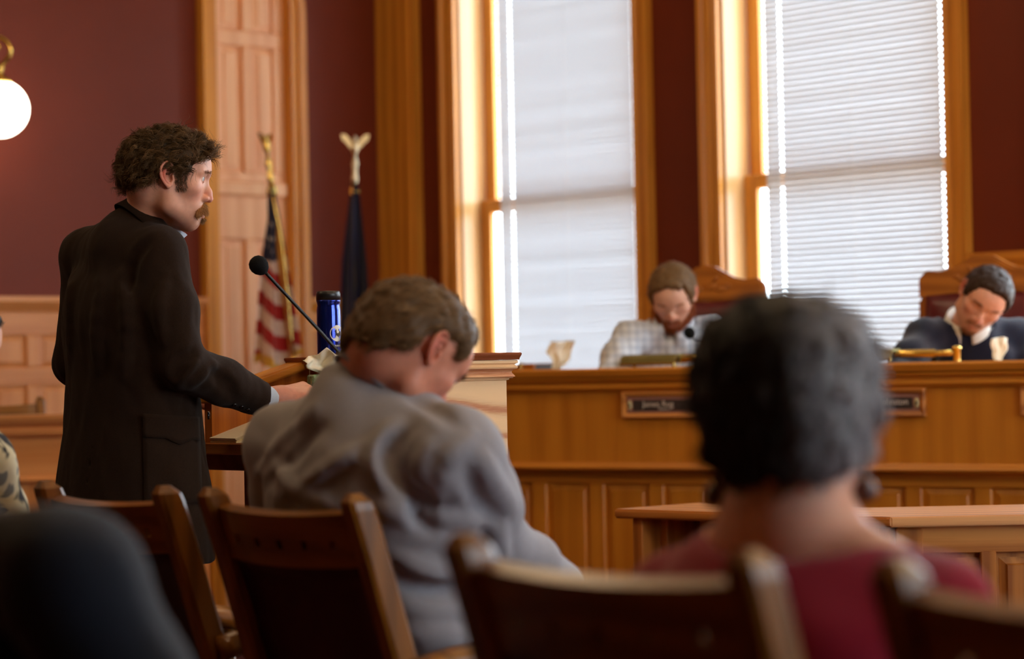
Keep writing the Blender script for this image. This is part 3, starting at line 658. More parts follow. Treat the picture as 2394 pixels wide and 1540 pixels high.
# ------------------------------------------------------------------ clerk's desk in front of the bench
def clerk_desk():
    K = at(2083, 1209, 6.1); zt = K.z; A = at(1434, 1196, 6.70); A.z = zt; d = (K - A); d.z = 0; L = d.length; d.normalize(); n = Vector((-d.y, d.x, 0))
    if n.y < 0: n = -n
    M = frame(Vector((A.x, A.y, 0)), d, n); t = thing('clerk_desk', 'oak desk with an open knee space standing before the bench', 'desk', M)
    K2 = K + Vector((1.6, 0, 0)); inv = M.inverted(); k2 = inv @ Vector((K2.x, K2.y, 0)); q = (k2 - Vector((L, 0, 0))).normalized(); qn = Vector((-q.y, q.x, 0))
    if qn.y < 0: qn = -qn
    w_ = 0.34
    # top: left run and right wing
    t0, t1 = zt - 0.026, zt
    obj('desk_top', poly_me([(0, 0), (L, 0), (L + 0.16, w_), (0.04, w_)], t0, t1, 'xy', 'desk_top', 0.005), 'desk_h', t)
    wing_pts = [Vector((L, 0, 0)), k2, k2 + qn * w_ * 1.4, Vector((L, 0, 0)) + qn * w_ * 1.2]
    wm = frame(Vector((L, 0, 0)), q, qn)
    wt = obj('wing_top', poly_me([(0, 0), (1.6, 0), (1.6, w_ * 1.3), (-0.25, w_ * 1.2)], t0 + 0.0005, t1 + 0.0005, 'xy', 'wing_top', 0.003), 'wing_oak_lit', t); wt.matrix_local = wm
    def wing(nm, me, mat, loc, par=t): o = obj(nm, me, mat, par); o.matrix_local = wm @ T(*loc); return o
    wing('apron', box_me(1.58, 0.02, 0.07, 0.002), 'desk_h', (0.81, 0.045, zt - 0.096))
    wing('corner_post', box_me(0.07, 0.024, zt - 0.03, 0.003), 'desk_v', (0.05, 0.043, 0))
    wing('back_board', box_me(1.56, 0.01, zt - 0.03, 0), 'desk_v', (0.81, 0.062, 0))
    for i in range(5): wing('stile', box_me(0.04, 0.022, zt - 0.09, 0.003), 'desk_v', (0.30 + 0.30 * i - 0.05, 0.045, 0))
    for i in range(5): wing('panel', panel_me(0.25, zt - 0.16, 0.012, 0.02), 'desk_v', (0.105 + 0.30 * i + (0.02 if i == 0 else 0), 0.056, 0.05))
    box('side_panel', (0.05, 0.02, 0), (0.085, w_ - 0.02, t0), 'desk_v', t); box('side_panel', (L - 0.06, 0.03, 0), (L - 0.03, w_ - 0.03, t0), 'desk_v', t)
    box('modesty_board', (0.085, w_ - 0.05, 0.1), (L - 0.06, w_ - 0.03, t0), 'desk_v', t, 0)
    box('inner_post', (0.085, 0.10, 0), (0.11, 0.14, t0), 'desk_v', t)
    dr = box('drawer', (0.13, 0.22, t0 - 0.14), (0.62, w_ - 0.06, t0 - 0.012), 'desk_h', t)
    pl = obj('pull', tube_me([(-0.027, 0, 0), (-0.024, -0.018, 0), (0.024, -0.018, 0), (0.027, 0, 0)], 0.0028, 8), 'brass', dr, (-0.10, -0.031, 0.060))
    for s in (-1, 1): obj('knob', lathe_me([(0.006, 0), (0.005, 0.006), (0.002, 0.008)], 10), 'brass', pl, (s * 0.027, -0.004, 0), UP)
    return t
clerk_desk()

# ------------------------------------------------------------------ side box with its rail, far left
def side_box():
    p = at(-60, 972, 9.0); zt = p.z; M = frame(Vector((p.x, p.y, 0)), Vector((1, 0, 0)), Vector((0, 1, 0)))
    t = thing('side_partition', 'oak partition with a moulded rail behind the standing man', 'partition', M); L = 0.86
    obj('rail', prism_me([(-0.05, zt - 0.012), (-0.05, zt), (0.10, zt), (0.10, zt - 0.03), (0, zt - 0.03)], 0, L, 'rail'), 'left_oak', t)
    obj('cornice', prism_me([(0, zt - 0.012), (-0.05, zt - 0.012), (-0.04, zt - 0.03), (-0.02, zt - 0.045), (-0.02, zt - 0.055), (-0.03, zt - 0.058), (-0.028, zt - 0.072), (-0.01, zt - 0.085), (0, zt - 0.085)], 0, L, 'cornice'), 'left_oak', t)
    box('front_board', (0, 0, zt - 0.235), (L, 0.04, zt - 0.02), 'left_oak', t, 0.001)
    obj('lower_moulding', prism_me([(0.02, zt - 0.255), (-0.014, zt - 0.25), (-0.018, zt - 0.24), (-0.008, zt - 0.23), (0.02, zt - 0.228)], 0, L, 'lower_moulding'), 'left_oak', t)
    box('base_board', (0, 0.012, 0.0), (L, 0.04, zt - 0.235), 'left_oak_lit_v', t, 0.001)
    for i in range(4): obj('panel', panel_me(L / 4 - 0.06, 0.42, 0.01, 0.02), 'left_oak_lit_v', t, (L / 8 + i * L / 4, 0.012, 0.15))
side_box()
setting('trim_8', boxes_me('platform', [((-3.2, 9.06, 0), (-1.1, 9.9, 0.10))]), 'carpet', None, 'low platform behind the side partition')

# ------------------------------------------------------------------ audience chairs
def plate_holes(x0, x1, z0, z1, cx, cz, hw_, hh, thick, bend, name):
    """bent rail with a row of drilled square holes"""
    xs = sorted(set([x0 + (x1 - x0) * i / 12 for i in range(13)] + [c + s * hw_ for c in cx for s in (-1, 1)])); zs_ = [z0, cz - hh, cz + hh, z1]
    f = lambda x: -bend * (1 - (2 * x / (x1 - x0)) ** 2)
    nx = len(xs); vs = [(x, f(x) + y, z) for y in (-thick / 2, thick / 2) for z in zs_ for x in xs]; N = nx * 4; fs = []
    def hole(i): m = (xs[i] + xs[i + 1]) / 2; return any(abs(m - c) < hw_ for c in cx)
    for r in range(3):
        for i in range(nx - 1):
            a, b, c, d = r * nx + i, r * nx + i + 1, (r + 1) * nx + i + 1, (r + 1) * nx + i
            if r == 1 and hole(i):
                fs += [(a, b, N + b, N + a), (d, N + d, N + c, c), (a, N + a, N + d, d), (b, c, N + c, N + b)]
                continue
            fs += [(a, b, c, d), (N + a, N + d, N + c, N + b)]
    for i in range(nx - 1): fs += [(i, N + i, N + i + 1, i + 1), (3 * nx + i, 3 * nx + i + 1, N + 3 * nx + i + 1, N + 3 * nx + i)]
    for r in range(3): a, d = r * nx, (r + 1) * nx; fs += [(a, d, N + d, N + a), (a + nx - 1, N + a + nx - 1, N + d + nx - 1, d + nx - 1)]
    return fix_normals(mesh(name, vs, fs))
CH = {}
REC = math.radians(18)
def chair_meshes():
    def lean(z): return 0.0 if z > 1.2 else max(0, (1.0 - z)) * math.tan(REC)
    path = [(0, 0.235, 0.0), (0, 0.20, 0.2), (0, 0.185, 0.42), (0, lean(0.6), 0.6), (0, lean(0.8), 0.8), (0, lean(0.93), 0.93), (0, lean(1.0) - 0.004, 1.005)]
    # rectangular post with a rounded top
    prof = spline(path, 5); vs, fs = [], []
    for i, p in enumerate(prof):
        k = 1.0 if p[2] < 0.985 else max(0.35, 1 - ((p[2] - 0.985) / 0.021) ** 2 * 0.65)
        hx, hy = 0.018 * k, 0.025 * k
        for (a, b) in ((-1, -.7), (-.7, -1), (.7, -1), (1, -.7), (1, .7), (.7, 1), (-.7, 1), (-1, .7)): vs.append((p[0] + a * hx, p[1] + b * hy, p[2]))
    for i in range(len(prof) - 1):
        for k in range(8): fs.append((i * 8 + k, i * 8 + (k + 1) % 8, (i + 1) * 8 + (k + 1) % 8, (i + 1) * 8 + k))
    fs += [tuple(range(8))[::-1], tuple(range((len(prof) - 1) * 8, len(prof) * 8))]
    CH['post'] = mesh('back_post', vs, fs)
    CH['rail'] = plate_holes(-0.182, 0.182, -0.052, 0.040, [-0.13, -0.065, 0, 0.065, 0.13], 0.0 - 0.012, 0.007, 0.008, 0.024, 0.022, 'top_rail')
    CH['lower'] = plate_holes(-0.182, 0.182, -0.025, 0.025, [], 0, 0.005, 0.005, 0.022, 0.018, 'lower_rail')
    def pad(u, v):
        x = (u - 0.5) * 2; z = (v - 0.5) * 2
        return (x * 0.176, -0.020 * (1 - x * x) + 0.022 * (1 - x ** 6) * (1 - z ** 6), v * 0.33)
    CH['pad'] = grid_me(pad, 10, 10, 'back_pad', 0.03)
    def seat(u, v):
        x = (u - 0.5) * 2; y = (v - 0.5) * 2
        return (x * (0.205 + 0.02 * v), 0.16 + v * 0.43, 0.455 + 0.025 * (1 - x ** 6) * (1 - y ** 6))
    CH['seat'] = grid_me(seat, 10, 10, 'seat', 0.05)
    CH['leg'] = tube_me([(0, 0, 0), (0, 0, 0.43)], [0.014, 0.022], 8, 'leg')
    CH['apron'] = box_me(0.40, 0.02, 0.06, 0.004, 'apron')
    CH['side'] = box_me(0.02, 0.36, 0.06, 0.004, 'side_rail')
    CH['arm'] = tube_me(spline([(0, 0.09, 0.71), (0, 0.22, 0.725), (0, 0.40, 0.715), (0, 0.46, 0.69)], 6), 0.021, 8, 'arm_rest', 1.2)
    CH['armpost'] = tube_me([(0, 0.42, 0.44), (0, 0.43, 0.71)], [0.018, 0.016], 8, 'arm_support')
    CH['stretch'] = tube_me([(-0.2, 0, 0), (0.2, 0, 0)], 0.011, 8, 'stretcher')
chair_meshes()
def chair(loc, face, label, z=0.0, hs=1.0):
    f = Vector(face).normalized(); r = f.cross(Z3)
    t = thing('courtroom_chair', label, 'chair', frame(Vector((loc[0], loc[1], z)), r, f) @ Matrix.Diagonal((1, 1, hs, 1)), 'oak and leather chairs of the public seats')
    for s in (-1, 1):
        obj('back_post', CH['post'], 'chair_oak', t, (s * 0.1975, 0, 0)); obj('front_leg', CH['leg'], 'chair_oak', t, (s * 0.195, 0.56, 0))
        obj('arm_rest', CH['arm'], 'chair_oak_h', t, (s * 0.222, 0, 0)); obj('arm_support', CH['armpost'], 'chair_oak', t, (s * 0.222, 0, 0)); obj('side_rail', CH['side'], 'chair_oak', t, (s * 0.195, 0.38, 0.38))
    obj('top_rail', CH['rail'], 'chair_oak_h', t, (0, 0.022, 0.937), (-REC, 0, 0))
    obj('lower_rail', CH['lower'], 'chair_oak_h', t, (0, 0.135, 0.555), (-REC, 0, 0))
    obj('back_pad', CH['pad'], 'leather_dark', t, (0, 0.138, 0.572), (-REC - 0.0, 0, 0)).rotation_euler = (REC, 0, 0)
    t2 = [c for c in t.children if c.name.startswith(('top_rail', 'lower_rail'))]
    for c in t2: c.rotation_euler = (REC, 0, 0)
    obj('seat', CH['seat'], 'leather_dark', t); obj('apron', CH['apron'], 'chair_oak_h', t, (0, 0.565, 0.38)); obj('apron', CH['apron'], 'chair_oak_h', t, (0, 0.19, 0.38))
    obj('stretcher', CH['stretch'], 'chair_oak_h', t, (0, 0.56, 0.16)); obj('stretcher', CH['stretch'], 'chair_oak_h', t, (0, 0.21, 0.18))
    return t
CB = Vector((-0.388, 4.015, 0)); CC = Vector((0.081, 2.366, 0)); CA = Vector((-0.750, 4.42, 0)); CDp = CC + E1 * 0.566
chair(CA, E2, 'empty oak chair at the left, just behind the standing man'); chair(CB, E2, 'oak chair holding the man in the grey shirt')
chair(CC, E2, 'blurred oak chair holding the dark-haired woman', hs=1.025); chair(CDp, E2, 'blurred oak chair cut off by the lower right corner', hs=1.025)

# ------------------------------------------------------------------ lectern
L0 = at(479, 1000, 5.89); L0.z = 0; LW, LD = 0.60, 0.45
LE = frame(L0, E1, E2); LDECK, LSH, LLOW = 1.237, 1.113, 1.030
lec = thing('lectern', 'oak lectern with sloping sides and moulded cornice in front of the speaker', 'lectern', LE)
def wing(x0, x1, nm, mat): return obj(nm, poly_me([(0, 0.972), (LD, 0.972), (LD, LDECK - 0.045), (0.30, LDECK - 0.045), (0.30, LDECK - 0.012), (0, 1.155 - 0.008)], x0, x1, 'yz', nm), mat, lec)
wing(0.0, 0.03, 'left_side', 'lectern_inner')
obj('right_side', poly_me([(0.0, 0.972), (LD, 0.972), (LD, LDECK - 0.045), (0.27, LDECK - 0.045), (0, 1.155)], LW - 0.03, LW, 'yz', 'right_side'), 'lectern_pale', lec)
obj('side_cap', poly_me([(-0.012, 1.150), (0.315, LDECK + 0.001), (0.315, LDECK - 0.022), (-0.012, 1.127)], -0.022, 0.048, 'yz', 'side_cap', 0.005), 'oak_y', lec)
box('front_board', (0.03, LD - 0.03, 0.972), (LW - 0.03, LD - 0.001, LDECK - 0.046), 'lectern_pale', lec, 0.001)
# cornice: stepped profile traced from the visible end
k = 1 / 983.
prof = [(0.0, LDECK - 0.066), (0.0045, LDECK - 0.064), (0.005, LDECK - 0.061), (0.011, LDECK - 0.0605), (0.012, LDECK - 0.0585), (0.0155, LDECK - 0.057), (0.0125, LDECK - 0.052), (0.0095, LDECK - 0.048), (0.0095, LDECK - 0.045), (0.012, LDECK - 0.041), (0.019, LDECK - 0.038), (0.020, LDECK - 0.034), (0.0155, LDECK - 0.030), (0.0145, LDECK - 0.028), (0.018, LDECK - 0.0255), (0.020, LDECK - 0.025), (0.020, LDECK - 0.0185), (0.0185, LDECK - 0.0175)]
obj('cornice', ring_me(LW - 0.06, LW, 0.27, LD, [(-0.03, LDECK - 0.066)] + prof + [(-0.03, LDECK - 0.0175)], 'cornice'), 'lectern_pale', lec)
obj('deck', ring_me(0.0, LW, 0.29, LD, [(-0.03, LDECK - 0.0172), (0.0225, LDECK - 0.0172), (0.0235, LDECK - 0.013), (0.0265, LDECK - 0.006), (0.027, LDECK - 0.002), (0.0245, LDECK)], 'deck'), 'red_oak', lec)
box('upper_shelf', (0.20, -0.005, LSH - 0.016), (LW - 0.03, LD - 0.03, LSH), 'red_oak', lec, 0.004); box('shelf_bracket', (0.205, 0.01, LSH - 0.055), (0.225, 0.26, LSH - 0.016), 'plaque_dark', lec)
box('riser', (0.03, 0.30, LSH), (LW - 0.03, 0.315, LDECK - 0.02), 'lectern_inner', lec, 0.001)
SLOPE = 0.29
obj('slanted_desk', box_me(LW - 0.06, 0.23, 0.02, 0.004), 'desk_h', lec, (LW / 2, -0.012 + 0.115 * math.cos(SLOPE), LLOW - 0.02 + 0.115 * math.sin(SLOPE)), (SLOPE, 0, 0))
box('desk_edge', (0.0, -0.022, LLOW - 0.024), (LW, -0.008, LLOW + 0.004), 'desk_h', lec, 0.003)
box('apron', (0.01, -0.008, LLOW - 0.062), (LW - 0.01, 0.012, LLOW - 0.022), 'red_oak', lec)
for (a, b) in (((0.06, 0.07, 0.0), (0.08, LD - 0.06, 0.975)), ((LW - 0.08, 0.07, 0.0), (LW - 0.06, LD - 0.06, 0.975)), ((0.06, LD - 0.08, 0.0), (LW - 0.06, LD - 0.06, 0.975))): box('base_panel', a, b, 'red_oak', lec, 0.002)
box('plinth', (0.02, 0.02, 0.0), (LW - 0.02, LD - 0.02, 0.08), 'red_oak', lec, 0.006); box('inner_back', (0.08, 0.20, 0.08), (LW - 0.08, 0.215, 0.97), 'plaque_dark', lec, 0.001)  # dark inner back: shadow inside the open base put into its colour
def lp(x, y, z): return LE @ Vector((x, y, z))
# papers on the lower shelf
def sheet(name, label, loc, w_, h_, rz, mat, lines, sub=None):
    t = thing(name, label, 'paper', Matrix.Translation(loc) @ Matrix.Rotation(rz, 4, 'Z'))
    obj('page', grid_me(lambda u, v: ((u - .5) * w_, (v - .5) * h_, 0.002 + 0.004 * math.sin(3 * u + 1) * v), 8, 8, 'page', 0.0008), mat, t)
    for i in range(lines): o = box('print_line', (-w_ * 0.4, h_ * (0.38 - 0.8 * i / lines) - 0.0018, 0.0), (w_ * (0.4 if i % 4 else 0.2), h_ * (0.38 - 0.8 * i / lines) + 0.0018, 0.0075), 'ink', t, 0) if False else None
    return t
SLM = LE @ T(0, -0.012, LLOW + 0.0012) @ Matrix.Rotation(SLOPE, 4, 'X')
def flat_sheet(name, label, x, y, w_, h_, rz, th, parts):
    t = thing(name, label, 'paper' if name == 'paper_sheet' else 'folder', SLM @ T(x, y, 0.0005) @ Matrix.Rotation(rz, 4, 'Z'))
    for nm, z, mat, k_ in parts: obj(nm, box_me(w_ * k_, h_ * k_, th, 0), mat, t, (0, 0, z))
    return t
t = flat_sheet('paper_sheet', 'white printed sheet on the sloping lectern desk, nearest the edge', 0.235, 0.075, 0.20, 0.13, 0.06, 0.0015, [('page', 0, 'paper', 1)])
for i in range(9): obj('print_line', box_me(0.15 if i % 4 else 0.09, 0.0028, 0.0003, 0), 'ink_grey', t, (0.0, 0.048 - 0.0118 * i, 0.0015))
flat_sheet('folder', 'cream folder lying on the sloping lectern desk beside the sheet', 0.086, 0.112, 0.11, 0.21, -0.02, 0.004, [('cover', 0, 'paper_cream', 1), ('pages', 0.004, 'paper', 0.97), ('cover', 0.008, 'paper', 1)])
# microphone, bottle and tissues on the lectern
mb = lp(0.155, 0.325, LDECK); mc = at(605, 620, 5.90); gd = at(800, 830, 5.975)
me_ = mc + (gd - mc).normalized() * 0.024
gooseneck([mb, mb + Vector((-0.004, 0, 0.012)), gd, gd * 0.66 + mc * 0.34, gd * 0.33 + mc * 0.67, me_], mc, 0.0235, 'black gooseneck microphone with foam ball rising from the lectern', rr=0.0042)
def bottle():
    p = at(770, 829, 6.07); p.z = LDECK + 0.0005; t = thing('thermos_bottle', 'blue metal travel bottle with black lid on the lectern', 'bottle', T(*p))
    r = 0.0305
    m, n, pr, o = new_mat('blue_metal'); pr.inputs['Base Color'].default_value = (0.012, 0.035, 0.36, 1); pr.inputs['Metallic'].default_value = 0.85; pr.inputs['Roughness'].default_value = 0.16; pr.inputs['Coat Weight'].default_value = 0.6
    v = coords(n); n.links.new(ramp(n, noise(n, v, 14, 2), [(0.3, (0.010, 0.03, 0.33)), (0.7, (0.014, 0.04, 0.40))]), pr.inputs['Base Color'])
    obj('body', lathe_me([(r * 0.92, 0), (r * 0.98, 0.003), (r, 0.008), (r, 0.100), (r * 0.985, 0.116), (r * 0.945, 0.124), (r * 0.93, 0.128), (r * 0.96, 0.134), (r, 0.139), (r, 0.1415)], 40), 'blue_metal', t)
    obj('lid', lathe_me([(r * 1.0, 0.1415), (r, 0.156), (r * 0.95, 0.1625), (r * 0.88, 0.1645), (0.001, 0.165)], 40), 'black_plastic', t)
    def disc(name, cx, cz, pts, mat, lift):
        d0 = math.atan2(-1, 0.35); vs = []; R = r + lift
        for x, z in pts: a = d0 + (cx + x) / r; vs.append((R * math.cos(a), R * math.sin(a), cz + z))
        c = len(vs); a = d0 + cx / r; vs.append((R * math.cos(a), R * math.sin(a), cz)); n_ = len(pts)
        obj(name, fix_normals(mesh(name, vs, [(i, (i + 1) % n_, c) for i in range(n_)])), mat, t)
    circ = lambda q, m=28: [(q * math.cos(2 * PI * i / m), q * math.sin(2 * PI * i / m)) for i in range(m)]
    disc('emblem', 0.015, 0.058, circ(0.0205), 'paper', 0.0004); disc('emblem_peak', 0.018, 0.058, [(-0.011, 0.006), (-0.006, 0.010), (-0.003, 0.005), (0.001, 0.011), (0.008, 0.004), (0.010, -0.004), (0.002, -0.010), (-0.006, -0.006)], 'ink', 0.0008)
    disc('emblem_snow', 0.017, 0.0625, [(-0.006, 0.004), (-0.003, 0.0), (0.0, 0.005), (0.004, -0.001), (0.001, -0.004), (-0.004, -0.004)], 'paper', 0.0012)
    for i in range(6): disc('emblem_letter', 0.003 + 0.0052 * i, 0.027, [(-0.0018, -0.0022), (0.0018, -0.0022), (0.0018, 0.0022), (-0.0018, 0.0022)], 'paper', 0.0005)
bottle()
tb = at(768, 885, 5.86); tissue_box(Vector((tb.x, tb.y, LSH + 0.0005)), 0.22, (0.092, 0.095, 0.080), 'green patterned tissue box with a crumpled tissue on the lectern shelf', (0.105, 0.066, -0.010, 12, 0.75), 'carton_green')

# ------------------------------------------------------------------ flags
vcol_mat('flag_cloth', 0.8, 0.2, bmp=0.2, bscale=500, sheen=0.2)
def set_col(me, cols):
    a = me.color_attributes.new('Col', 'FLOAT_COLOR', 'POINT'); buf = np.ones((len(me.vertices), 4), np.float32); buf[:, :3] = cols; a.data.foreach_set('color', buf.ravel())
def eagle(t, top, d, mat):
    """spread eagle finial: body, head, two raised wings"""
    q = Vector(d).to_track_quat('Z', 'Y').to_matrix().to_4x4()
    parts = [(lathe_me([(0.004, 0), (0.016, 0.02), (0.018, 0.045), (0.010, 0.07), (0.009, 0.085), (0.002, 0.095)], 12), T(0, 0, 0))]
    o = obj('eagle', join_me('eagle', parts), mat, t); o.matrix_local = Matrix.Translation(top) @ q
    return o
def eagle_wings(o, yaw, mat, span=0.064):
    for s in (-1, 1):
        pts = [(0, 0.035), (s * 0.35 * span, 0.075), (s * 0.7 * span, 0.098), (s * 1.05 * span, 0.10), (s * 0.98 * span, 0.075), (s * 0.7 * span, 0.058), (s * 0.4 * span, 0.035), (0, 0.015)]
        w_ = obj('wing', poly_me(pts, -0.005, 0.005, 'xz', 'wing', 0.002), mat, o, rot=(0, 0, yaw))
def flag(top, bot, label, kind, keys, yaw, fin):
    """top / bot: ends of the pole; keys: (fraction down, left width, right width) of the draped cloth"""
    base = Vector((bot.x, bot.y, 0)); t = thing('flag_on_pole', label, 'flag', T(*base), 'flags on poles in the corner')
    a, b = top - base, bot - base; d = (a - b).normalized(); low = b - d * (b.z / d.z) if abs(d.z) > 0 else b
    obj('pole', tube_me([low + Vector((0, 0, 0.05)), a - d * 0.14], 0.0125, 12), 'oak_v' if kind == 'us' else 'brass', t)
    obj('ferrule', lathe_me([(0.014, 0), (0.016, 0.03), (0.011, 0.05), (0.013, 0.08), (0.017, 0.095), (0.012, 0.11), (0.008, 0.14)], 14), 'brass' if kind == 'us' else 'pale_metal', t).matrix_local = Matrix.Translation(a - d * 0.17) @ d.to_track_quat('Z', 'Y').to_matrix().to_4x4()
    e = eagle(t, a - d * 0.035, d, 'brass' if kind == 'us' else 'pale_metal'); eagle_wings(e, yaw, fin)
    obj('stand', lathe_me([(0.15, 0), (0.15, 0.02), (0.06, 0.05), (0.03, 0.09), (0.025, 0.2), (0.016, 0.21)], 24), 'brass', t, low)
    nu, nv = 72, 120; L = (a - b).length; rr = random.Random(4); ks = [k_[0] for k_ in keys]; wl = [k_[1] for k_ in keys]; wr = [k_[2] for k_ in keys]
    vs, cols, uvq = [], [], []
    def col(u, v, x, z):
        if kind == 'blue': c_ = (17, 21, 56); return lin((c_[0] + 4 * math.sin(40 * u), c_[1], c_[2]))
        if v > keys[-1][0] - 0.035 - 0.02 * math.sin(6 * u): return lin((214, 164, 60))
        if v < 0.55 - 0.05 * u:
            for (su, sv) in ((0.30, 0.43), (0.42, 0.48), (0.22, 0.47), (0.55, 0.42), (0.5, 0.36), (0.35, 0.36)):
                if ((u - su) / 0.035) ** 2 + ((v - sv) / 0.010) ** 2 < 1: return lin((220, 214, 206))
            return lin((20, 24, 58))
        q = (v * L - 0.45 * (x - base_x)) / 0.072
        return lin((172, 34, 34)) if int(math.floor(q)) % 2 == 0 else lin((226, 200, 186))
    base_x = 0
    for j in range(nv + 1):
        v = keys[0][0] + (keys[-1][0] - keys[0][0]) * j / nv; c = a - d * (v * L); l_, r_ = np.interp(v, ks, wl), np.interp(v, ks, wr)
        for i in range(nu + 1):
            u = i / nu; ph = 2 * PI * u * 1.6; amp = (l_ + r_) * 0.5
            x = -l_ + (l_ + r_) * (u + 0.055 * math.sin(2 * ph) * 1.0); y = amp * 0.55 * math.sin(ph + 0.8 * v) + 0.01 * math.sin(9 * v + 4 * u) - 0.02
            zz = 0.03 * math.sin(ph * 0.7 + 1) * v - 0.08 * (0.5 - u) * (v > 0.6) * (v - 0.6)
            vs.append((c.x + x, c.y + y, c.z + zz)); cols.append(col(u, v, x, c.z))
    w_ = nu + 1; fs = [(j * w_ + i, j * w_ + i + 1, (j + 1) * w_ + i + 1, (j + 1) * w_ + i) for j in range(nv) for i in range(nu)]
    me = mesh('cloth', vs, fs, True); set_col(me, cols); obj('cloth', me, 'flag_cloth', t)
    if kind == 'us':
        pts = spline([tuple(a - d * 0.19 + Vector((0.0, -0.02, 0))), tuple(a - d * 0.5 + Vector((0.02, -0.05, 0))), tuple(a - d * 0.95 + Vector((0.012, -0.06, 0)))], 6)
        obj('gold_cord', tube_me(pts, 0.006, 6), 'brass', t); obj('tassel', lathe_me([(0.006, 0), (0.014, -0.02), (0.018, -0.09), (0.012, -0.1)], 10), 'brass', t, pts[-1])
    obj('gold_collar', lathe_me([(0.018, -0.03), (0.026, -0.01), (0.022, 0.012), (0.012, 0.03)], 12), 'brass', t, a - d * 0.20)
fp, fb = at(623, 344, 11.0), at(684, 842, 11.0)
flag(fp, fb, 'American flag with gold fringe draped on a brass-topped pole by the arched door', 'us', [(0.19, 0.018, 0.014), (0.35, 0.035, 0.02), (0.50, 0.075, 0.025), (0.65, 0.11, 0.035), (0.85, 0.15, 0.04), (1.02, 0.18, 0.04)], 1.25 + PI / 2, 'brass')
fp, fb = at(830, 346, 11.35), at(826, 842, 11.35)
flag(fp, fb, 'dark blue flag draped on a pole topped by a pale eagle', 'blue', [(0.17, 0.016, 0.016), (0.3, 0.03, 0.03), (0.55, 0.055, 0.055), (0.8, 0.065, 0.075), (1.1, 0.075, 0.09), (1.5, 0.09, 0.1)], 0.1 + PI / 2, 'pale_metal')

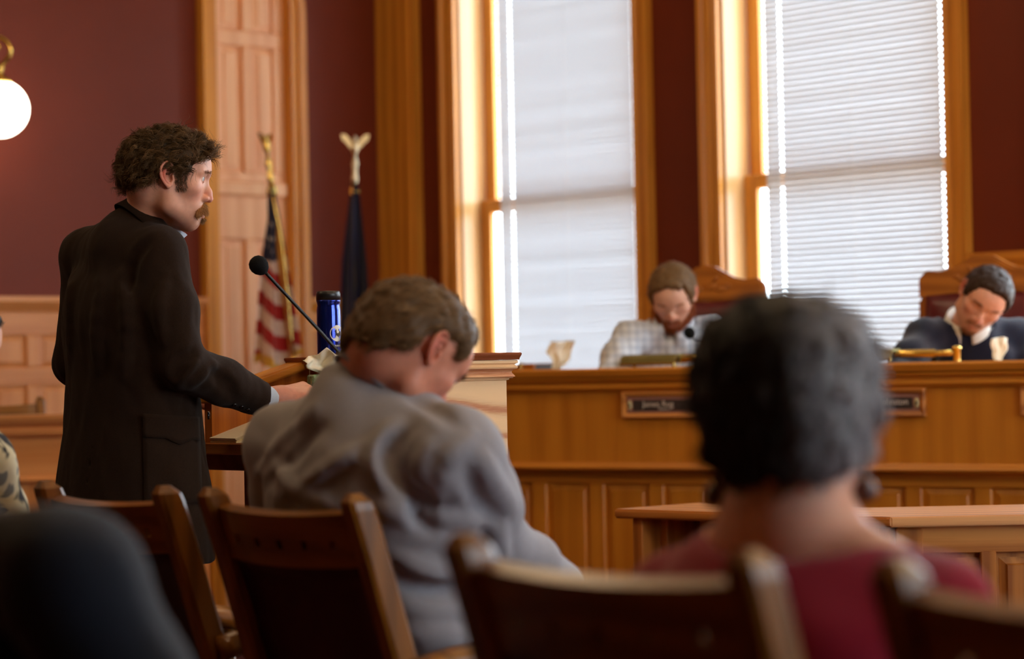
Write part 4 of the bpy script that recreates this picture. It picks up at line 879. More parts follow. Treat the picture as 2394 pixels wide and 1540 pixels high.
# ------------------------------------------------------------------ people: smooth-blended volumes turned into meshes
f32 = np.float32
from mathutils.bvhtree import BVHTree
def V3(p): return np.array([p.x, p.y, p.z])
def A3(p): return np.array([p[0], p[1], p[2]], float)
class Vol:
    def __init__(s, lo, hi, h):
        s.lo, s.h = np.array(lo, float), h; s.n = np.ceil((np.array(hi) - s.lo) / h).astype(int) + 1
        s.D = np.full(s.n, 1.0, f32); s.ax = [(s.lo[i] + h * np.arange(s.n[i])).astype(f32) for i in range(3)]
    def sl(s, lo, hi):
        a = np.clip(np.floor((np.array(lo) - s.lo) / s.h).astype(int), 0, s.n); b = np.clip(np.ceil((np.array(hi) - s.lo) / s.h).astype(int) + 1, 0, s.n)
        return tuple(slice(a[i], b[i]) for i in range(3))
    def put(s, fn, lo, hi, k, op='add'):
        m = k + 3 * s.h; q = s.sl(np.array(lo) - m, np.array(hi) + m)
        x, y, z = s.ax[0][q[0]][:, None, None], s.ax[1][q[1]][None, :, None], s.ax[2][q[2]][None, None, :]
        if x.size == 0 or y.size == 0 or z.size == 0: return
        d = fn(x, y, z).astype(f32); a = s.D[q]
        if op == 'add': r = np.minimum(a, d); w = np.maximum(k - np.abs(a - d), 0) if k > 0 else 0; s.D[q] = r - (w * w / (4 * k) if k > 0 else 0)
        elif op == 'sub': d = -d; r = np.maximum(a, d); w = np.maximum(k - np.abs(a - d), 0) if k > 0 else 0; s.D[q] = r + (w * w / (4 * k) if k > 0 else 0)
        elif op == 'off': s.D[q] = a + d
    def cone(s, a, b, ra, rb, k=0.01, op='add'):
        a, b = A3(a), A3(b); ba = b - a; L2 = max(1e-9, float(ba @ ba)); r = max(ra, rb)
        def fn(x, y, z):
            px, py, pz = x - f32(a[0]), y - f32(a[1]), z - f32(a[2])
            t = np.clip((px * f32(ba[0]) + py * f32(ba[1]) + pz * f32(ba[2])) / f32(L2), 0, 1)
            return np.sqrt((px - t * f32(ba[0])) ** 2 + (py - t * f32(ba[1])) ** 2 + (pz - t * f32(ba[2])) ** 2) - (f32(ra) + f32(rb - ra) * t)
        s.put(fn, np.minimum(a, b) - r, np.maximum(a, b) + r, k, op)
    def ball(s, c, r, k=0.01, op='add'): s.cone(c, A3(c) + [0, 0, 1e-4], r, r, k, op)
    def chain(s, pts, k=0.02, op='add'):
        for (a, ra), (b, rb) in zip(pts, pts[1:]): s.cone(a, b, ra, rb, k, op)
    def ell(s, c, r, k=0.01, op='add', M=None):
        c, r = A3(c), A3(r); R = np.eye(3) if M is None else np.array(M, float)   # columns: local axes
        def fn(x, y, z):
            p = (x - f32(c[0]), y - f32(c[1]), z - f32(c[2]))
            q = [p[0] * f32(R[0, i]) + p[1] * f32(R[1, i]) + p[2] * f32(R[2, i]) for i in range(3)]
            k0 = np.sqrt((q[0] / f32(r[0])) ** 2 + (q[1] / f32(r[1])) ** 2 + (q[2] / f32(r[2])) ** 2)
            k1 = np.sqrt((q[0] / f32(r[0] ** 2)) ** 2 + (q[1] / f32(r[1] ** 2)) ** 2 + (q[2] / f32(r[2] ** 2)) ** 2) + 1e-6
            return k0 * (k0 - 1) / k1
        e = r.max() if M is not None else r; s.put(fn, c - e, c + e, k, op)
    def torso(s, P, N, R, secs, k=0.02, op='add', bend=0.0, pw=2.3, trim=True):
        """tube of squarish ovals along the spine; secs: (t, half width, half depth, forward shift)"""
        P, N, R = A3(P), A3(N), A3(R); up = N - P; L = np.linalg.norm(up); up /= L; R = R - up * (R @ up); R /= np.linalg.norm(R); F = np.cross(up, R)
        ts = np.linspace(secs[0][0], secs[-1][0], 80); t0 = [q[0] for q in secs]
        sm = lambda j: np.convolve(np.pad(np.interp(ts, t0, [q[j] for q in secs]), 3, mode='edge'), np.ones(7) / 7, 'valid')
        wa, wb, wf = sm(1), sm(2), sm(3); Z0, Z1 = secs[0][0], secs[-1][0]
        ext = max(q[1] for q in secs) + 0.15
        pts = [P + up * L * Z0, P + up * L * Z1]; lo = np.minimum(*pts) - ext; hi = np.maximum(*pts) + ext
        def fn(x, y, z):
            px, py, pz = x - f32(P[0]), y - f32(P[1]), z - f32(P[2])
            t = (px * f32(up[0]) + py * f32(up[1]) + pz * f32(up[2])) / f32(L)
            lx = px * f32(R[0]) + py * f32(R[1]) + pz * f32(R[2]); ly = px * f32(F[0]) + py * f32(F[1]) + pz * f32(F[2])
            a = np.interp(t, ts, wa); b = np.interp(t, ts, wb); ly = ly - np.interp(t, ts, wf) - bend * np.sin(np.clip(t, 0, 1) * PI)
            q = (np.abs(lx / a) ** pw + np.abs(ly / b) ** pw) ** (1 / pw)
            d = (q - 1) * np.minimum(a, b)
            return np.maximum(np.maximum(d, (t - Z1) * L), (Z0 - t) * L)
        s.put(fn, lo, hi, k, op)
    def ripple(s, fn): s.D += np.where(np.abs(s.D) < 0.06, fn(s.ax[0][:, None, None], s.ax[1][None, :, None], s.ax[2][None, None, :]), 0).astype(f32)
    def above(s, z0, keep='below'):
        z = s.ax[2][None, None, :]; s.D = np.maximum(s.D, (z - f32(z0)) if keep == 'below' else (f32(z0) - z))
    def nets(s):
        D, n = s.D, s.n; neg = D < 0; c = n - 1
        cnt = np.zeros(c, np.int8); corners = [(i, j, k) for i in (0, 1) for j in (0, 1) for k in (0, 1)]
        for i, j, k in corners: cnt += neg[i:i + c[0], j:j + c[1], k:k + c[2]]
        act = (cnt > 0) & (cnt < 8); idx = np.argwhere(act); m = len(idx)
        acc = np.zeros((m, 3)); num = np.zeros(m)
        val = {q: D[idx[:, 0] + q[0], idx[:, 1] + q[1], idx[:, 2] + q[2]] for q in corners}
        for q in corners:
            for ax in range(3):
                if q[ax]: continue
                e = list(q); e[ax] = 1; va, vb = val[q], val[tuple(e)]; cr = (va < 0) != (vb < 0)
                t = np.where(cr, va / np.where(cr, va - vb, 1), 0); pt = np.tile(np.array(q, float), (m, 1)); pt[:, ax] += t
                acc += pt * cr[:, None]; num += cr
        V = s.lo + s.h * (idx + acc / num[:, None]); vid = np.full(c, -1, np.int32); vid[tuple(idx.T)] = np.arange(m); F = []
        for ax in range(3):
            o1, o2 = (ax + 1) % 3, (ax + 2) % 3
            a = [slice(None)] * 3; b = [slice(None)] * 3; a[ax] = slice(0, -1); b[ax] = slice(1, None)
            n0, n1 = neg[tuple(a)], neg[tuple(b)]; e = np.argwhere(n0 != n1); e = e[(e[:, o1] > 0) & (e[:, o2] > 0) & (e[:, o1] < c[o1]) & (e[:, o2] < c[o2])]
            sgn = n0[tuple(e.T)]; q = []
            for d1, d2 in ((-1, -1), (0, -1), (0, 0), (-1, 0)):
                g_ = e.copy(); g_[:, o1] += d1; g_[:, o2] += d2; q.append(vid[tuple(g_.T)])
            q = np.stack(q, 1); q[~sgn] = q[~sgn][:, ::-1]; F.append(q)
        return V, np.concatenate(F)
def np_mesh(name, V, F):
    me = bpy.data.meshes.new(name); k = F.shape[1]
    me.vertices.add(len(V)); me.vertices.foreach_set('co', np.ascontiguousarray(V, f32).ravel())
    me.loops.add(F.size); me.loops.foreach_set('vertex_index', np.ascontiguousarray(F, np.int32).ravel())
    me.polygons.add(len(F)); me.polygons.foreach_set('loop_start', np.arange(0, F.size, k, dtype=np.int32))
    me.polygons.foreach_set('use_smooth', np.ones(len(F), bool)); me.update(calc_edges=True); me.validate(); return me
def normals(V, F):
    n = np.cross(V[F[:, 2]] - V[F[:, 0]], V[F[:, 3]] - V[F[:, 1]]); N = np.zeros_like(V)
    for i in range(4): np.add.at(N, F[:, i], n)
    return N / (np.linalg.norm(N, axis=1, keepdims=True) + 1e-12)
def relax(V, F, it=1, w=0.5):
    e = np.concatenate([F[:, [i, (i + 1) % 4]] for i in range(4)]); 
    for _ in range(it):
        S = np.zeros_like(V); C = np.zeros(len(V)); np.add.at(S, e[:, 0], V[e[:, 1]]); np.add.at(C, e[:, 0], 1); np.add.at(S, e[:, 1], V[e[:, 0]]); np.add.at(C, e[:, 1], 1)
        V = V * (1 - w) + w * S / np.maximum(C, 1)[:, None]
    return V
def strands(P, Dr, length, seg, rad, rng, curl=0.0, wave=0.025, grav=0.0, jitter=0.25, bend=None, skull=None, lock=1):
    """tapered three-sided hair tubes grown from points P along directions Dr"""
    N = len(P); d = Dr + rng.normal(0, jitter, (N, 3)); d /= np.linalg.norm(d, axis=1, keepdims=True)
    ln = length * rng.uniform(0.7, 1.2, N); pts = [P.copy()]; ph = np.repeat(rng.uniform(0, 6.28, N // lock), lock) + rng.normal(0, 0.25, N)
    side = np.cross(d, np.repeat(rng.normal(0, 1, (N // lock, 3)), lock, 0)); side /= np.linalg.norm(side, axis=1, keepdims=True) + 1e-9; s2 = np.cross(d, side)
    for k in range(seg):
        st = (ln / seg)[:, None]
        if bend is not None: d = d + bend(pts[-1]) * (1.0 / seg)
        d = d + np.array([0, 0, -grav / seg]); d /= np.linalg.norm(d, axis=1, keepdims=True)
        a = ph + (k + 1) / seg * ln / wave * 6.28
        p = pts[-1] + d * st
        if curl: p = p + curl * ((np.cos(a) - np.cos(a - ln / seg / wave * 6.28))[:, None] * side + (np.sin(a) - np.sin(a - ln / seg / wave * 6.28))[:, None] * s2)
        if skull is not None: p = skull(p)
        pts.append(p)
    V, F = [], []
    for k, p in enumerate(pts):
        r = rad * (1 - 0.85 * (k / seg) ** 1.5)
        for j in range(3): a = 2 * PI * j / 3; V.append(p + r * (math.cos(a) * side + math.sin(a) * s2))
    V = np.stack(V, 1).reshape(N, (seg + 1) * 3, 3); fi = []
    for k in range(seg):
        for j in range(3): fi.append((k * 3 + j, k * 3 + (j + 1) % 3, (k + 1) * 3 + (j + 1) % 3, (k + 1) * 3 + j))
    F = (np.array(fi)[None] + (np.arange(N) * (seg + 1) * 3)[:, None, None]).reshape(-1, 4)
    return V.reshape(-1, 3), F, (seg + 1) * 3
def head_frame(yaw, pitch=0.0, roll=0.0):
    """columns right, forward, up; yaw measured from +X, pitch positive looking down, roll positive leaning to the person's right"""
    f = np.array([math.cos(yaw), math.sin(yaw), 0]); r = np.array([math.sin(yaw), -math.cos(yaw), 0]); u = np.array([0, 0, 1.0])
    f2 = math.cos(pitch) * f - math.sin(pitch) * u; u2 = math.sin(pitch) * f + math.cos(pitch) * u
    r3 = math.cos(roll) * r - math.sin(roll) * u2; u3 = math.cos(roll) * u2 + math.sin(roll) * r
    return np.stack([r3, f2, u3], 1)
vcol_mat('skin', 0.48, 0.35, sss=0.25, bmp=0.10, bscale=600, var=0.06, vscale=90)
vcol_mat('hair', 0.55, 0.22)
m_, n_, p_, o_ = new_mat('eye_white'); p_.inputs['Base Color'].default_value = (0.78, 0.74, 0.70, 1); p_.inputs['Roughness'].default_value = 0.12
m_, n_, p_, o_ = new_mat('eye_iris'); p_.inputs['Base Color'].default_value = (0.08, 0.10, 0.12, 1); p_.inputs['Roughness'].default_value = 0.1

def head_volume(h, neck_end, neck_r, fat=1.0, flare=1.12, mouth=True):
    v = Vol((-0.115, -0.16, -0.24), (0.115, 0.125, 0.125), h)
    v.ell((0, -0.002, 0.028), (0.076 * fat, 0.098, 0.081)); v.ell((0, -0.035, 0.005), (0.071 * fat, 0.066, 0.07), 0.02)
    v.ell((0, 0.030, 0.03), (0.066 * fat, 0.067, 0.055), 0.02)
    v.ell((0, 0.022, -0.035), (0.060 * fat, 0.058, 0.072), 0.025)
    jw = 0.056 * fat
    for s in (-1, 1):
        v.cone((s * jw, -0.004, -0.030), (s * jw * 0.93, 0.0, -0.062), 0.016, 0.017, 0.02); v.cone((s * jw * 0.93, 0.0, -0.064), (s * 0.018, 0.048, -0.098), 0.017, 0.017, 0.022)
        v.ell((s * 0.044, 0.052, -0.022), (0.020, 0.020, 0.016), 0.02)
        v.cone((s * 0.012, 0.088, 0.013), (s * 0.044, 0.074, 0.014), 0.0085, 0.008, 0.012)
    v.ell((0, 0.050, -0.096), (0.020, 0.0195, 0.019), 0.018); v.ell((0, 0.058, -0.072), (0.026, 0.0215, 0.022), 0.016)
    v.cone((0, 0.02, -0.085), (0, 0.035, -0.095), 0.028, 0.02, 0.02)
    for s in (-1, 1): v.ell((s * 0.034, 0.094, -0.004), (0.017, 0.014, 0.011), 0.012, 'sub'); v.ball((s * 0.031, 0.0705, -0.001), 0.0122, 0.003)
    # nose
    v.cone((0, 0.083, -0.002), (0, 0.0915, -0.030), 0.0065, 0.0085, 0.010); v.cone((0, 0.0915, -0.030), (0, 0.0935, -0.045), 0.0085, 0.0100, 0.008)
    for s in (-1, 1): v.ell((s * 0.0125, 0.0835, -0.046), (0.008, 0.0105, 0.0075), 0.006); v.ell((s * 0.007, 0.090, -0.0535), (0.0032, 0.006, 0.003), 0.003, 'sub')
    # lids and lips
    for s in (-1, 1):
        v.chain([((s * 0.019, 0.0795, 0.002), 0.0028), ((s * 0.030, 0.0838, 0.0056), 0.0028), ((s * 0.0435, 0.0705, 0.0015), 0.0022)], 0.003)
        v.chain([((s * 0.019, 0.0795, -0.003), 0.0022), ((s * 0.031, 0.0815, -0.0072), 0.0024), ((s * 0.0435, 0.0700, -0.003), 0.0018)], 0.003)
    if mouth:
        v.chain([((-0.024, 0.066, -0.0800), 0.0030), ((-0.008, 0.0770, -0.0765), 0.0050), ((0.008, 0.0770, -0.0765), 0.0050), ((0.024, 0.066, -0.0800), 0.0030)], 0.005)
        v.chain([((-0.022, 0.066, -0.0825), 0.0030), ((0, 0.0755, -0.0860), 0.0058), ((0.022, 0.066, -0.0825), 0.0030)], 0.006)
        v.chain([((-0.025, 0.070, -0.0808), 0.0012), ((0, 0.0832, -0.0812), 0.0014), ((0.025, 0.070, -0.0808), 0.0012)], 0.003, 'sub')
    for s in (-1, 1): v.ell((s * 0.080 * fat, 0.0035, -0.002), (0.011, 0.0055, 0.0075), 0.004, 'sub')
    # neck
    ne = np.array(neck_end, float); ns = np.array([0, -0.036, -0.035])
    v.cone(ns, ns * 0.4 + ne * 0.6, neck_r, neck_r * 0.98, 0.022); v.cone(ns * 0.4 + ne * 0.6, ne, neck_r * 0.98, neck_r * flare, 0.02)
    return v
def ear_mesh(s, fat, h):
    """outer ear: rim, inner fold, bowl, tragus and lobe"""
    b = 0.0725 * fat; lo = np.array([b - 0.012, -0.026, -0.034]); hi = np.array([b + 0.028, 0.024, 0.044]); v = Vol(lo, hi, h)
    def E(y, z, o): return (b + o, y, z)
    rim = spline([(0.0130, 0.006, 0.000), (0.0115, 0.021, 0.004), (0.0035, 0.0335, 0.009), (-0.0090, 0.0315, 0.014), (-0.0165, 0.0165, 0.0175), (-0.0155, 0.000, 0.0160), (-0.0080, -0.0140, 0.0115), (-0.0005, -0.0225, 0.0075)], 3)
    ah = spline([(0.0040, 0.0235, 0.0060), (-0.0050, 0.0185, 0.0095), (-0.0085, 0.0060, 0.0110), (-0.0065, -0.0060, 0.0100), (0.0005, -0.0135, 0.0070)], 3)
    for a, c in zip(rim, rim[1:]): v.cone(E(*a), E(*c), 0.0031, 0.0031, 0.0015)
    for a, c in zip(ah, ah[1:]): v.cone((b + a[2] + 0.001, a[0], a[1]), (b + c[2] + 0.001, c[0], c[1]), 0.0027, 0.0027, 0.0015)
    for i in range(len(ah)):                                    # thin shell between inner fold and rim
        r_ = rim[min(len(rim) - 1, 5 + int(i * (len(rim) - 7) / len(ah)))]; v.cone((b + ah[i][2] - 0.0025, ah[i][0], ah[i][1]), (b + r_[2] - 0.003, r_[0], r_[1]), 0.0022, 0.0020, 0.003)
    for (y, z) in ((0.004, 0.016), (-0.003, 0.008), (-0.003, -0.004), (0.003, -0.010), (0.006, 0.004)): v.ell(E(y, z, -0.0045), (0.0045, 0.009, 0.009), 0.004)
    v.cone(E(0.000, -0.0215, 0.0065), E(0.0065, -0.0170, 0.0015), 0.0052, 0.0042, 0.004); v.cone(E(0.0065, -0.0170, 0.0015), E(0.011, -0.008, 0.0005), 0.004, 0.0035, 0.004)
    v.ell(E(0.0105, -0.0005, 0.0030), (0.0036, 0.0034, 0.0056), 0.003); v.cone(E(0.006, 0.011, 0.002), E(-0.004, 0.0115, 0.0055), 0.0020, 0.0018, 0.003)
    v.ell(E(0.0035, -0.002, 0.0035), (0.0050, 0.0052, 0.0070), 0.003, 'sub')
    V, F = v.nets(); V = relax(V, F, 1, 0.4)
    if s < 0: V = V * np.array([-1, 1, 1]); F = F[:, ::-1]
    return V, F
TONES = {'fair': ((224, 166, 140), (206, 112, 96)), 'pale': ((226, 176, 150), (214, 126, 104)), 'rosy': ((214, 142, 114), (204, 104, 84))}
def bl(p, c, r): return np.exp(-(((p - np.array(c)) / np.array(r)) ** 2).sum(1))
def skin_cols(p, tone, stub=None):
    a, b = (np.array(lin(c)) for c in TONES[tone]); r = np.zeros(len(p)); q = np.abs(p[:, 0])[:, None]; pm = np.concatenate([q, p[:, 1:]], 1)
    r += 0.9 * bl(pm, (0.085, -0.008, 0.008), (0.016, 0.016, 0.032)) + 0.55 * bl(pm, (0.0, 0.098, -0.045), (0.02, 0.018, 0.014)) + 0.35 * bl(pm, (0.045, 0.06, -0.035), (0.025, 0.03, 0.022))
    r += 0.7 * bl(pm, (0.0, 0.082, -0.081), (0.022, 0.012, 0.009)); r = np.clip(r, 0, 1)[:, None]
    c = a * (1 - r) + b * r
    if stub is not None:
        s = np.clip(bl(pm, (0.02, 0.055, -0.092), (0.05, 0.05, 0.028)) * 1.1 + 0.5 * bl(pm, (0.055, 0.01, -0.06), (0.03, 0.03, 0.03)), 0, 1)[:, None] * stub[1]
        c = c * (1 - s) + np.array(lin(stub[0])) * s
    return c
def scalp(pm, front=0.058, nape=-0.050, burn=-0.028, temple=0.040):
    """which surface points carry hair (pm: mirrored local points)"""
    x, y, z = pm.T
    line = np.interp(y, [-0.11, -0.075, -0.045, -0.024, -0.018, 0.012, 0.018, 0.040, 0.046, 0.062, 0.075, 0.11], [nape, nape, nape * 0.4, 0.012, 0.036, 0.040, burn, burn, 0.012, temple, front, front])
    return z > line
def hand_mesh(wrist, dirn, back, side, h=0.003, curl=(0.35, 0.55, 0.45), spread=0.05, scale=1.0):
    """palm, four jointed fingers of unequal length and a thumb leaving the side of the palm"""
    d = np.array(dirn, float); d /= np.linalg.norm(d); b = np.array(back, float); b -= d * (b @ d); b /= np.linalg.norm(b); x = np.cross(d, b) * side
    M = np.stack([x, d, b], 1) * scale
    v = Vol((-0.07, -0.05, -0.12), (0.085, 0.20, 0.05), h)
    v.cone((0, -0.04, 0), (0, 0.015, 0), 0.027, 0.024, 0.01); root = [(-0.029, 0.072), (-0.010, 0.081), (0.011, 0.084), (0.031, 0.080)]
    for i, (fx, fy) in enumerate(root):
        v.cone((fx * 0.45, 0.010, -0.002), (fx, fy, 0.0), 0.015, 0.0125, 0.014)
        ln = [(0.033, 0.021, 0.018), (0.041, 0.026, 0.021), (0.045, 0.028, 0.022), (0.040, 0.025, 0.021)][i]; p = np.array([fx, fy, 0.001]); a = 0.0; r = 0.0092 if i else 0.0082; sp = (i - 1.5) * spread
        for j in range(3):
            a += curl[j] * (1.0 + 0.08 * (3 - i)); q = p + ln[j] * np.array([math.sin(sp) * math.cos(a), math.cos(sp) * math.cos(a), -math.sin(a)]); v.cone(p, q, r, r * 0.92, 0.004); p = q; r *= 0.93
    v.ell((0.0, 0.045, -0.008), (0.036, 0.042, 0.014), 0.012)
    v.cone((0.022, 0.012, -0.008), (0.044, 0.040, -0.018), 0.016, 0.0125, 0.014); v.cone((0.044, 0.040, -0.018), (0.050, 0.068, -0.026), 0.0115, 0.0105, 0.006); v.cone((0.050, 0.068, -0.026), (0.046, 0.092, -0.032), 0.0102, 0.0085, 0.004)
    V, F = v.nets(); V2 = V @ M.T + np.array(wrist)
    if np.linalg.det(M) < 0: F = F[:, ::-1]
    return V2, F, V
def wrinkle(seed, amp, freq, stretch=(1, 1, 1)):
    r = np.random.default_rng(seed); ks = r.normal(0, 1, (7, 3)) * freq * np.array(stretch); ph = r.uniform(0, 6.28, 7); ks2 = r.normal(0, 1, (7, 3)) * freq * 0.5
    def fn(x, y, z):
        t = 0
        for k, k2, p in zip(ks, ks2, ph): t = t + np.sin(f32(k[0]) * x + f32(k[1]) * y + f32(k[2]) * z + f32(p) + 1.3 * np.sin(f32(k2[0]) * x + f32(k2[1]) * y + f32(k2[2]) * z))
        return f32(amp / 2.6) * t
    return fn
class Person:
    def __init__(s, label, base, group=None):
        s.base = A3(base); s.t = thing('person', label, 'person', T(*s.base), group); s.bV, s.bF, s.bC, s.nv = [], [], [], 0
    def part(s, name, V, F, mat, cols=None, label=None):
        me = np_mesh(name, V - s.base, F)
        if cols is not None: set_col(me, cols)
        return obj(name, me, mat, s.t, label=label)
    def body_add(s, V, F, C): s.bV.append(V); s.bF.append(F + s.nv); s.bC.append(np.broadcast_to(C, (len(V), 3))); s.nv += len(V)
    def finish(s):
        return s.part('body', np.concatenate(s.bV), np.concatenate(s.bF), 'skin', np.concatenate(s.bC))
    def cloth(s, name, v, mat, label=None, it=1, cut=None):
        V, F = v.nets(); V = relax(V, F, it)
        return s.part(name, V, F, mat, None, label), V, F
    def head(s, o, M, h, neck_w, tone, neck_r=0.054, hair=None, stub=None, fat=1.0, brows=(70, 50, 36), eyes=True, scale=1.0, nw=1.0):
        o = A3(o); s.ho, s.hM = o, M * scale; ne = np.linalg.inv(s.hM) @ (A3(neck_w) - o)
        v = head_volume(h, ne, neck_r, fat); V, F = v.nets(); V = relax(V, F, 1, 0.4); s.hV, s.hF, s.hN = V, F, normals(V, F)
        C = skin_cols(V, tone, stub); s.tone = np.array(lin(TONES[tone][0]))
        pm = np.concatenate([np.abs(V[:, :1]), V[:, 1:]], 1)
        if hair:
            keep = scalp(pm, *hair['line']) & ~((pm[:, 0] > 0.073) & (V[:, 2] < 0.04) & (np.abs(V[:, 1]) < 0.02))
            C = C.copy(); C[keep] = np.array(lin(hair['col'])) * 0.7
        s.body_add(V @ s.hM.T + o, F, C); W = lambda p: p @ s.hM.T + o; s.W = W
        for sx in (-1, 1): EV, EF = ear_mesh(sx, fat, min(h * 0.5, 0.0016)); s.body_add(W(EV), EF, skin_cols(EV, tone))
        if eyes:
            for sx in (-1, 1):
                c = W(np.array([[sx * 0.0312, 0.0714, -0.0008]]))[0]; e = obj('eye', lathe_me([(max(1e-4, 0.0123 * math.sin(PI * i / 10)), -0.0123 * math.cos(PI * i / 10)) for i in range(11)], 16), 'eye_white', s.t, tuple(c - s.base))
                f = Vector(s.hM @ np.array([0.08 * sx, 1, -0.05])); e.rotation_euler = f.to_track_quat('Z', 'Y').to_euler(); obj('iris', lathe_me([(0.0056, 0), (0.0052, 0.0010), (0.0005, 0.0014)], 16), 'eye_iris', e, (0, 0, 0.0110))
        if hair: s.grow(hair, keep)
        if brows:
            k = (np.abs(pm[:, 2] - 0.0135 - 0.06 * (pm[:, 0] - 0.03) * 0.3) < 0.0032) & (pm[:, 0] > 0.010) & (pm[:, 0] < 0.046) & (pm[:, 1] > 0.05)
            s.tuft('eyebrows', k, brows, 150, 0.010, 0.0004, lambda p: np.stack([np.sign(p[:, 0]) * 0.9, 0 * p[:, 0] - 0.35, 0 * p[:, 0] + 0.15], 1), nrm=0.12)
    def tuft(s, name, mask, col, n, ln, rad, dfn, curl=0.0, seg=4, grav=0.0, var=0.25, jitter=0.25, nrm=0.35):
        idx = np.flatnonzero(mask)
        if len(idx) == 0: return
        rng = np.random.default_rng(3); i = rng.choice(idx, n); P = s.hV[i] + rng.normal(0, 0.0010, (n, 3)); d = dfn(s.hV[i]) + nrm * s.hN[i]
        V, F, per = strands(P, d, ln, seg, rad, rng, curl, 0.018, grav, jitter)
        c = np.array(lin(col))[None] * (1 + rng.normal(0, var, (n, 1))).clip(0.4, 1.8); s.part(name, s.W(V), F, 'hair', np.repeat(c, per, 0))
    def grow(s, H, keep):
        rng = np.random.default_rng(H.get('seed', 1)); idx = np.flatnonzero(keep); V, N = s.hV, s.hN
        v = Vol((-0.13, -0.16, -0.12), (0.13, 0.14, 0.16), H.get('h', 0.003))
        vol = H['vol']; i = rng.choice(idx, H.get('blobs', 420))
        for k in i:
            p = V[k]; lift = vol(p); v.ball(p + N[k] * (lift - H['blob']) , H['blob'] * rng.uniform(0.85, 1.15), 0.006)
        SV, SF = v.nets(); SV = relax(SV, SF, H.get('smooth', 1)); SN = normals(SV, SF)
        rel = ((SV - np.array([0, 0, 0.02])) / np.array([0.08, 0.1, 0.085])); out = (SN * rel).sum(1) > 0
        base = np.array(lin(H['col'])); g = H.get('grey'); 
        cfn = (lambda p: base[None] + 0 * p) if g is None else (lambda p: base[None] * (1 - g(p)[:, None]) + np.array(lin(H['greycol']))[None] * g(p)[:, None])
        n = H['n']; j = rng.choice(np.flatnonzero(out), n // H['lock']); 
        P = np.repeat(SV[j], H['lock'], 0) + rng.normal(0, H.get('clump', 0.0028), (n // H['lock'] * H['lock'], 3)); nn = np.repeat(SN[j], H['lock'], 0)
        D = H['comb'](P); D = D - nn * (D * nn).sum(1, keepdims=True); D /= np.linalg.norm(D, axis=1, keepdims=True) + 1e-9
        D = D + nn * H.get('lift', 0.2); lj = np.repeat(rng.normal(0, H.get('lockj', 0.2), (len(j), 3)), H['lock'], 0); D = D + lj
        HV, HF, per = strands(P - nn * 0.002, D, H['len'], H.get('seg', 7), H['rad'], rng, H.get('curl', 0), H.get('wave', 0.03), H.get('grav', 0), H.get('stray', 0.10), bend=lambda p: -1.1 * (p - np.array([0, 0, 0.02])) / 0.1 * H.get('hug', 0.5), lock=H['lock'])
        var = (1 + np.repeat(rng.normal(0, 0.22, (len(j), 1)), H['lock'], 0) + rng.normal(0, 0.12, (len(P), 1))).clip(0.35, 2.0)
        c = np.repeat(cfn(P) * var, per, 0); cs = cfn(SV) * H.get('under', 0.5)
        A = np.concatenate([SV, HV]); B = np.concatenate([SF, HF + len(SV)])
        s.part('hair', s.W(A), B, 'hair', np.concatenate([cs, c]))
    def core(s, pts_list, P, N, R, secs, h=0.014):
        """the figure under the clothes: trunk and limbs, one skin"""
        al = [A3(p) for ch in pts_list for p, r in ch] + [A3(P), A3(N)]; lo = np.min(al, 0) - 0.28; hi = np.max(al, 0) + 0.2; v = Vol(lo, hi, h)
        v.torso(P, N, R, [(t, a * 0.72, b * 0.72, f) for t, a, b, f in secs], 0.03)
        for ch in pts_list: v.chain([(p, r * 0.6) for p, r in ch], 0.03)
        V, F = v.nets(); s.body_add(V, F, s.tone)
def slice_off(v, c, u, r, off=0.0):
    """trim a neck opening: everything beyond the plane through c along u, within radius r of its axis"""
    c = A3(c) + A3(u) * off; u = A3(u)
    def fn(x, y, z):
        a = (x - f32(c[0])) * f32(u[0]) + (y - f32(c[1])) * f32(u[1]) + (z - f32(c[2])) * f32(u[2])
        q = (x - f32(c[0])) ** 2 + (y - f32(c[1])) ** 2 + (z - f32(c[2])) ** 2 - a * a
        return np.maximum(-a, np.sqrt(np.maximum(q, 0)) - f32(r))
    v.put(fn, c - r - 0.06, c + r + 0.06, 0.004, 'sub')
def on_surface(v, paths, k=0.02, sink=0.5):
    """cloth folds: ridges (r > 0) and creases (r < 0) run along the garment's surface through the given sight points"""
    V, F = v.nets(); tree = BVHTree.FromPolygons(V.tolist(), F.tolist())
    for pts, r in paths:
        hit = []
        for q in spline([(a, b, 0) for a, b in pts], 3):
            h_ = tree.ray_cast(CAMP, ray(q[0], q[1]).normalized())
            if h_[0] is not None and h_[0].y < 12: hit.append(V3(h_[0]) - np.array(h_[1]) * (abs(r) * sink if r > 0 else -abs(r) * 0.45))
        n = len(hit)
        if n < 2: continue
        rr = [abs(r) * (0.35 + 0.65 * math.sin(PI * (i + 0.5) / n)) for i in range(n)]
        if max(np.linalg.norm(hit[i + 1] - hit[i]) for i in range(n - 1)) > 0.15: continue
        v.chain(list(zip(hit, rr)), k, 'add' if r > 0 else 'sub')
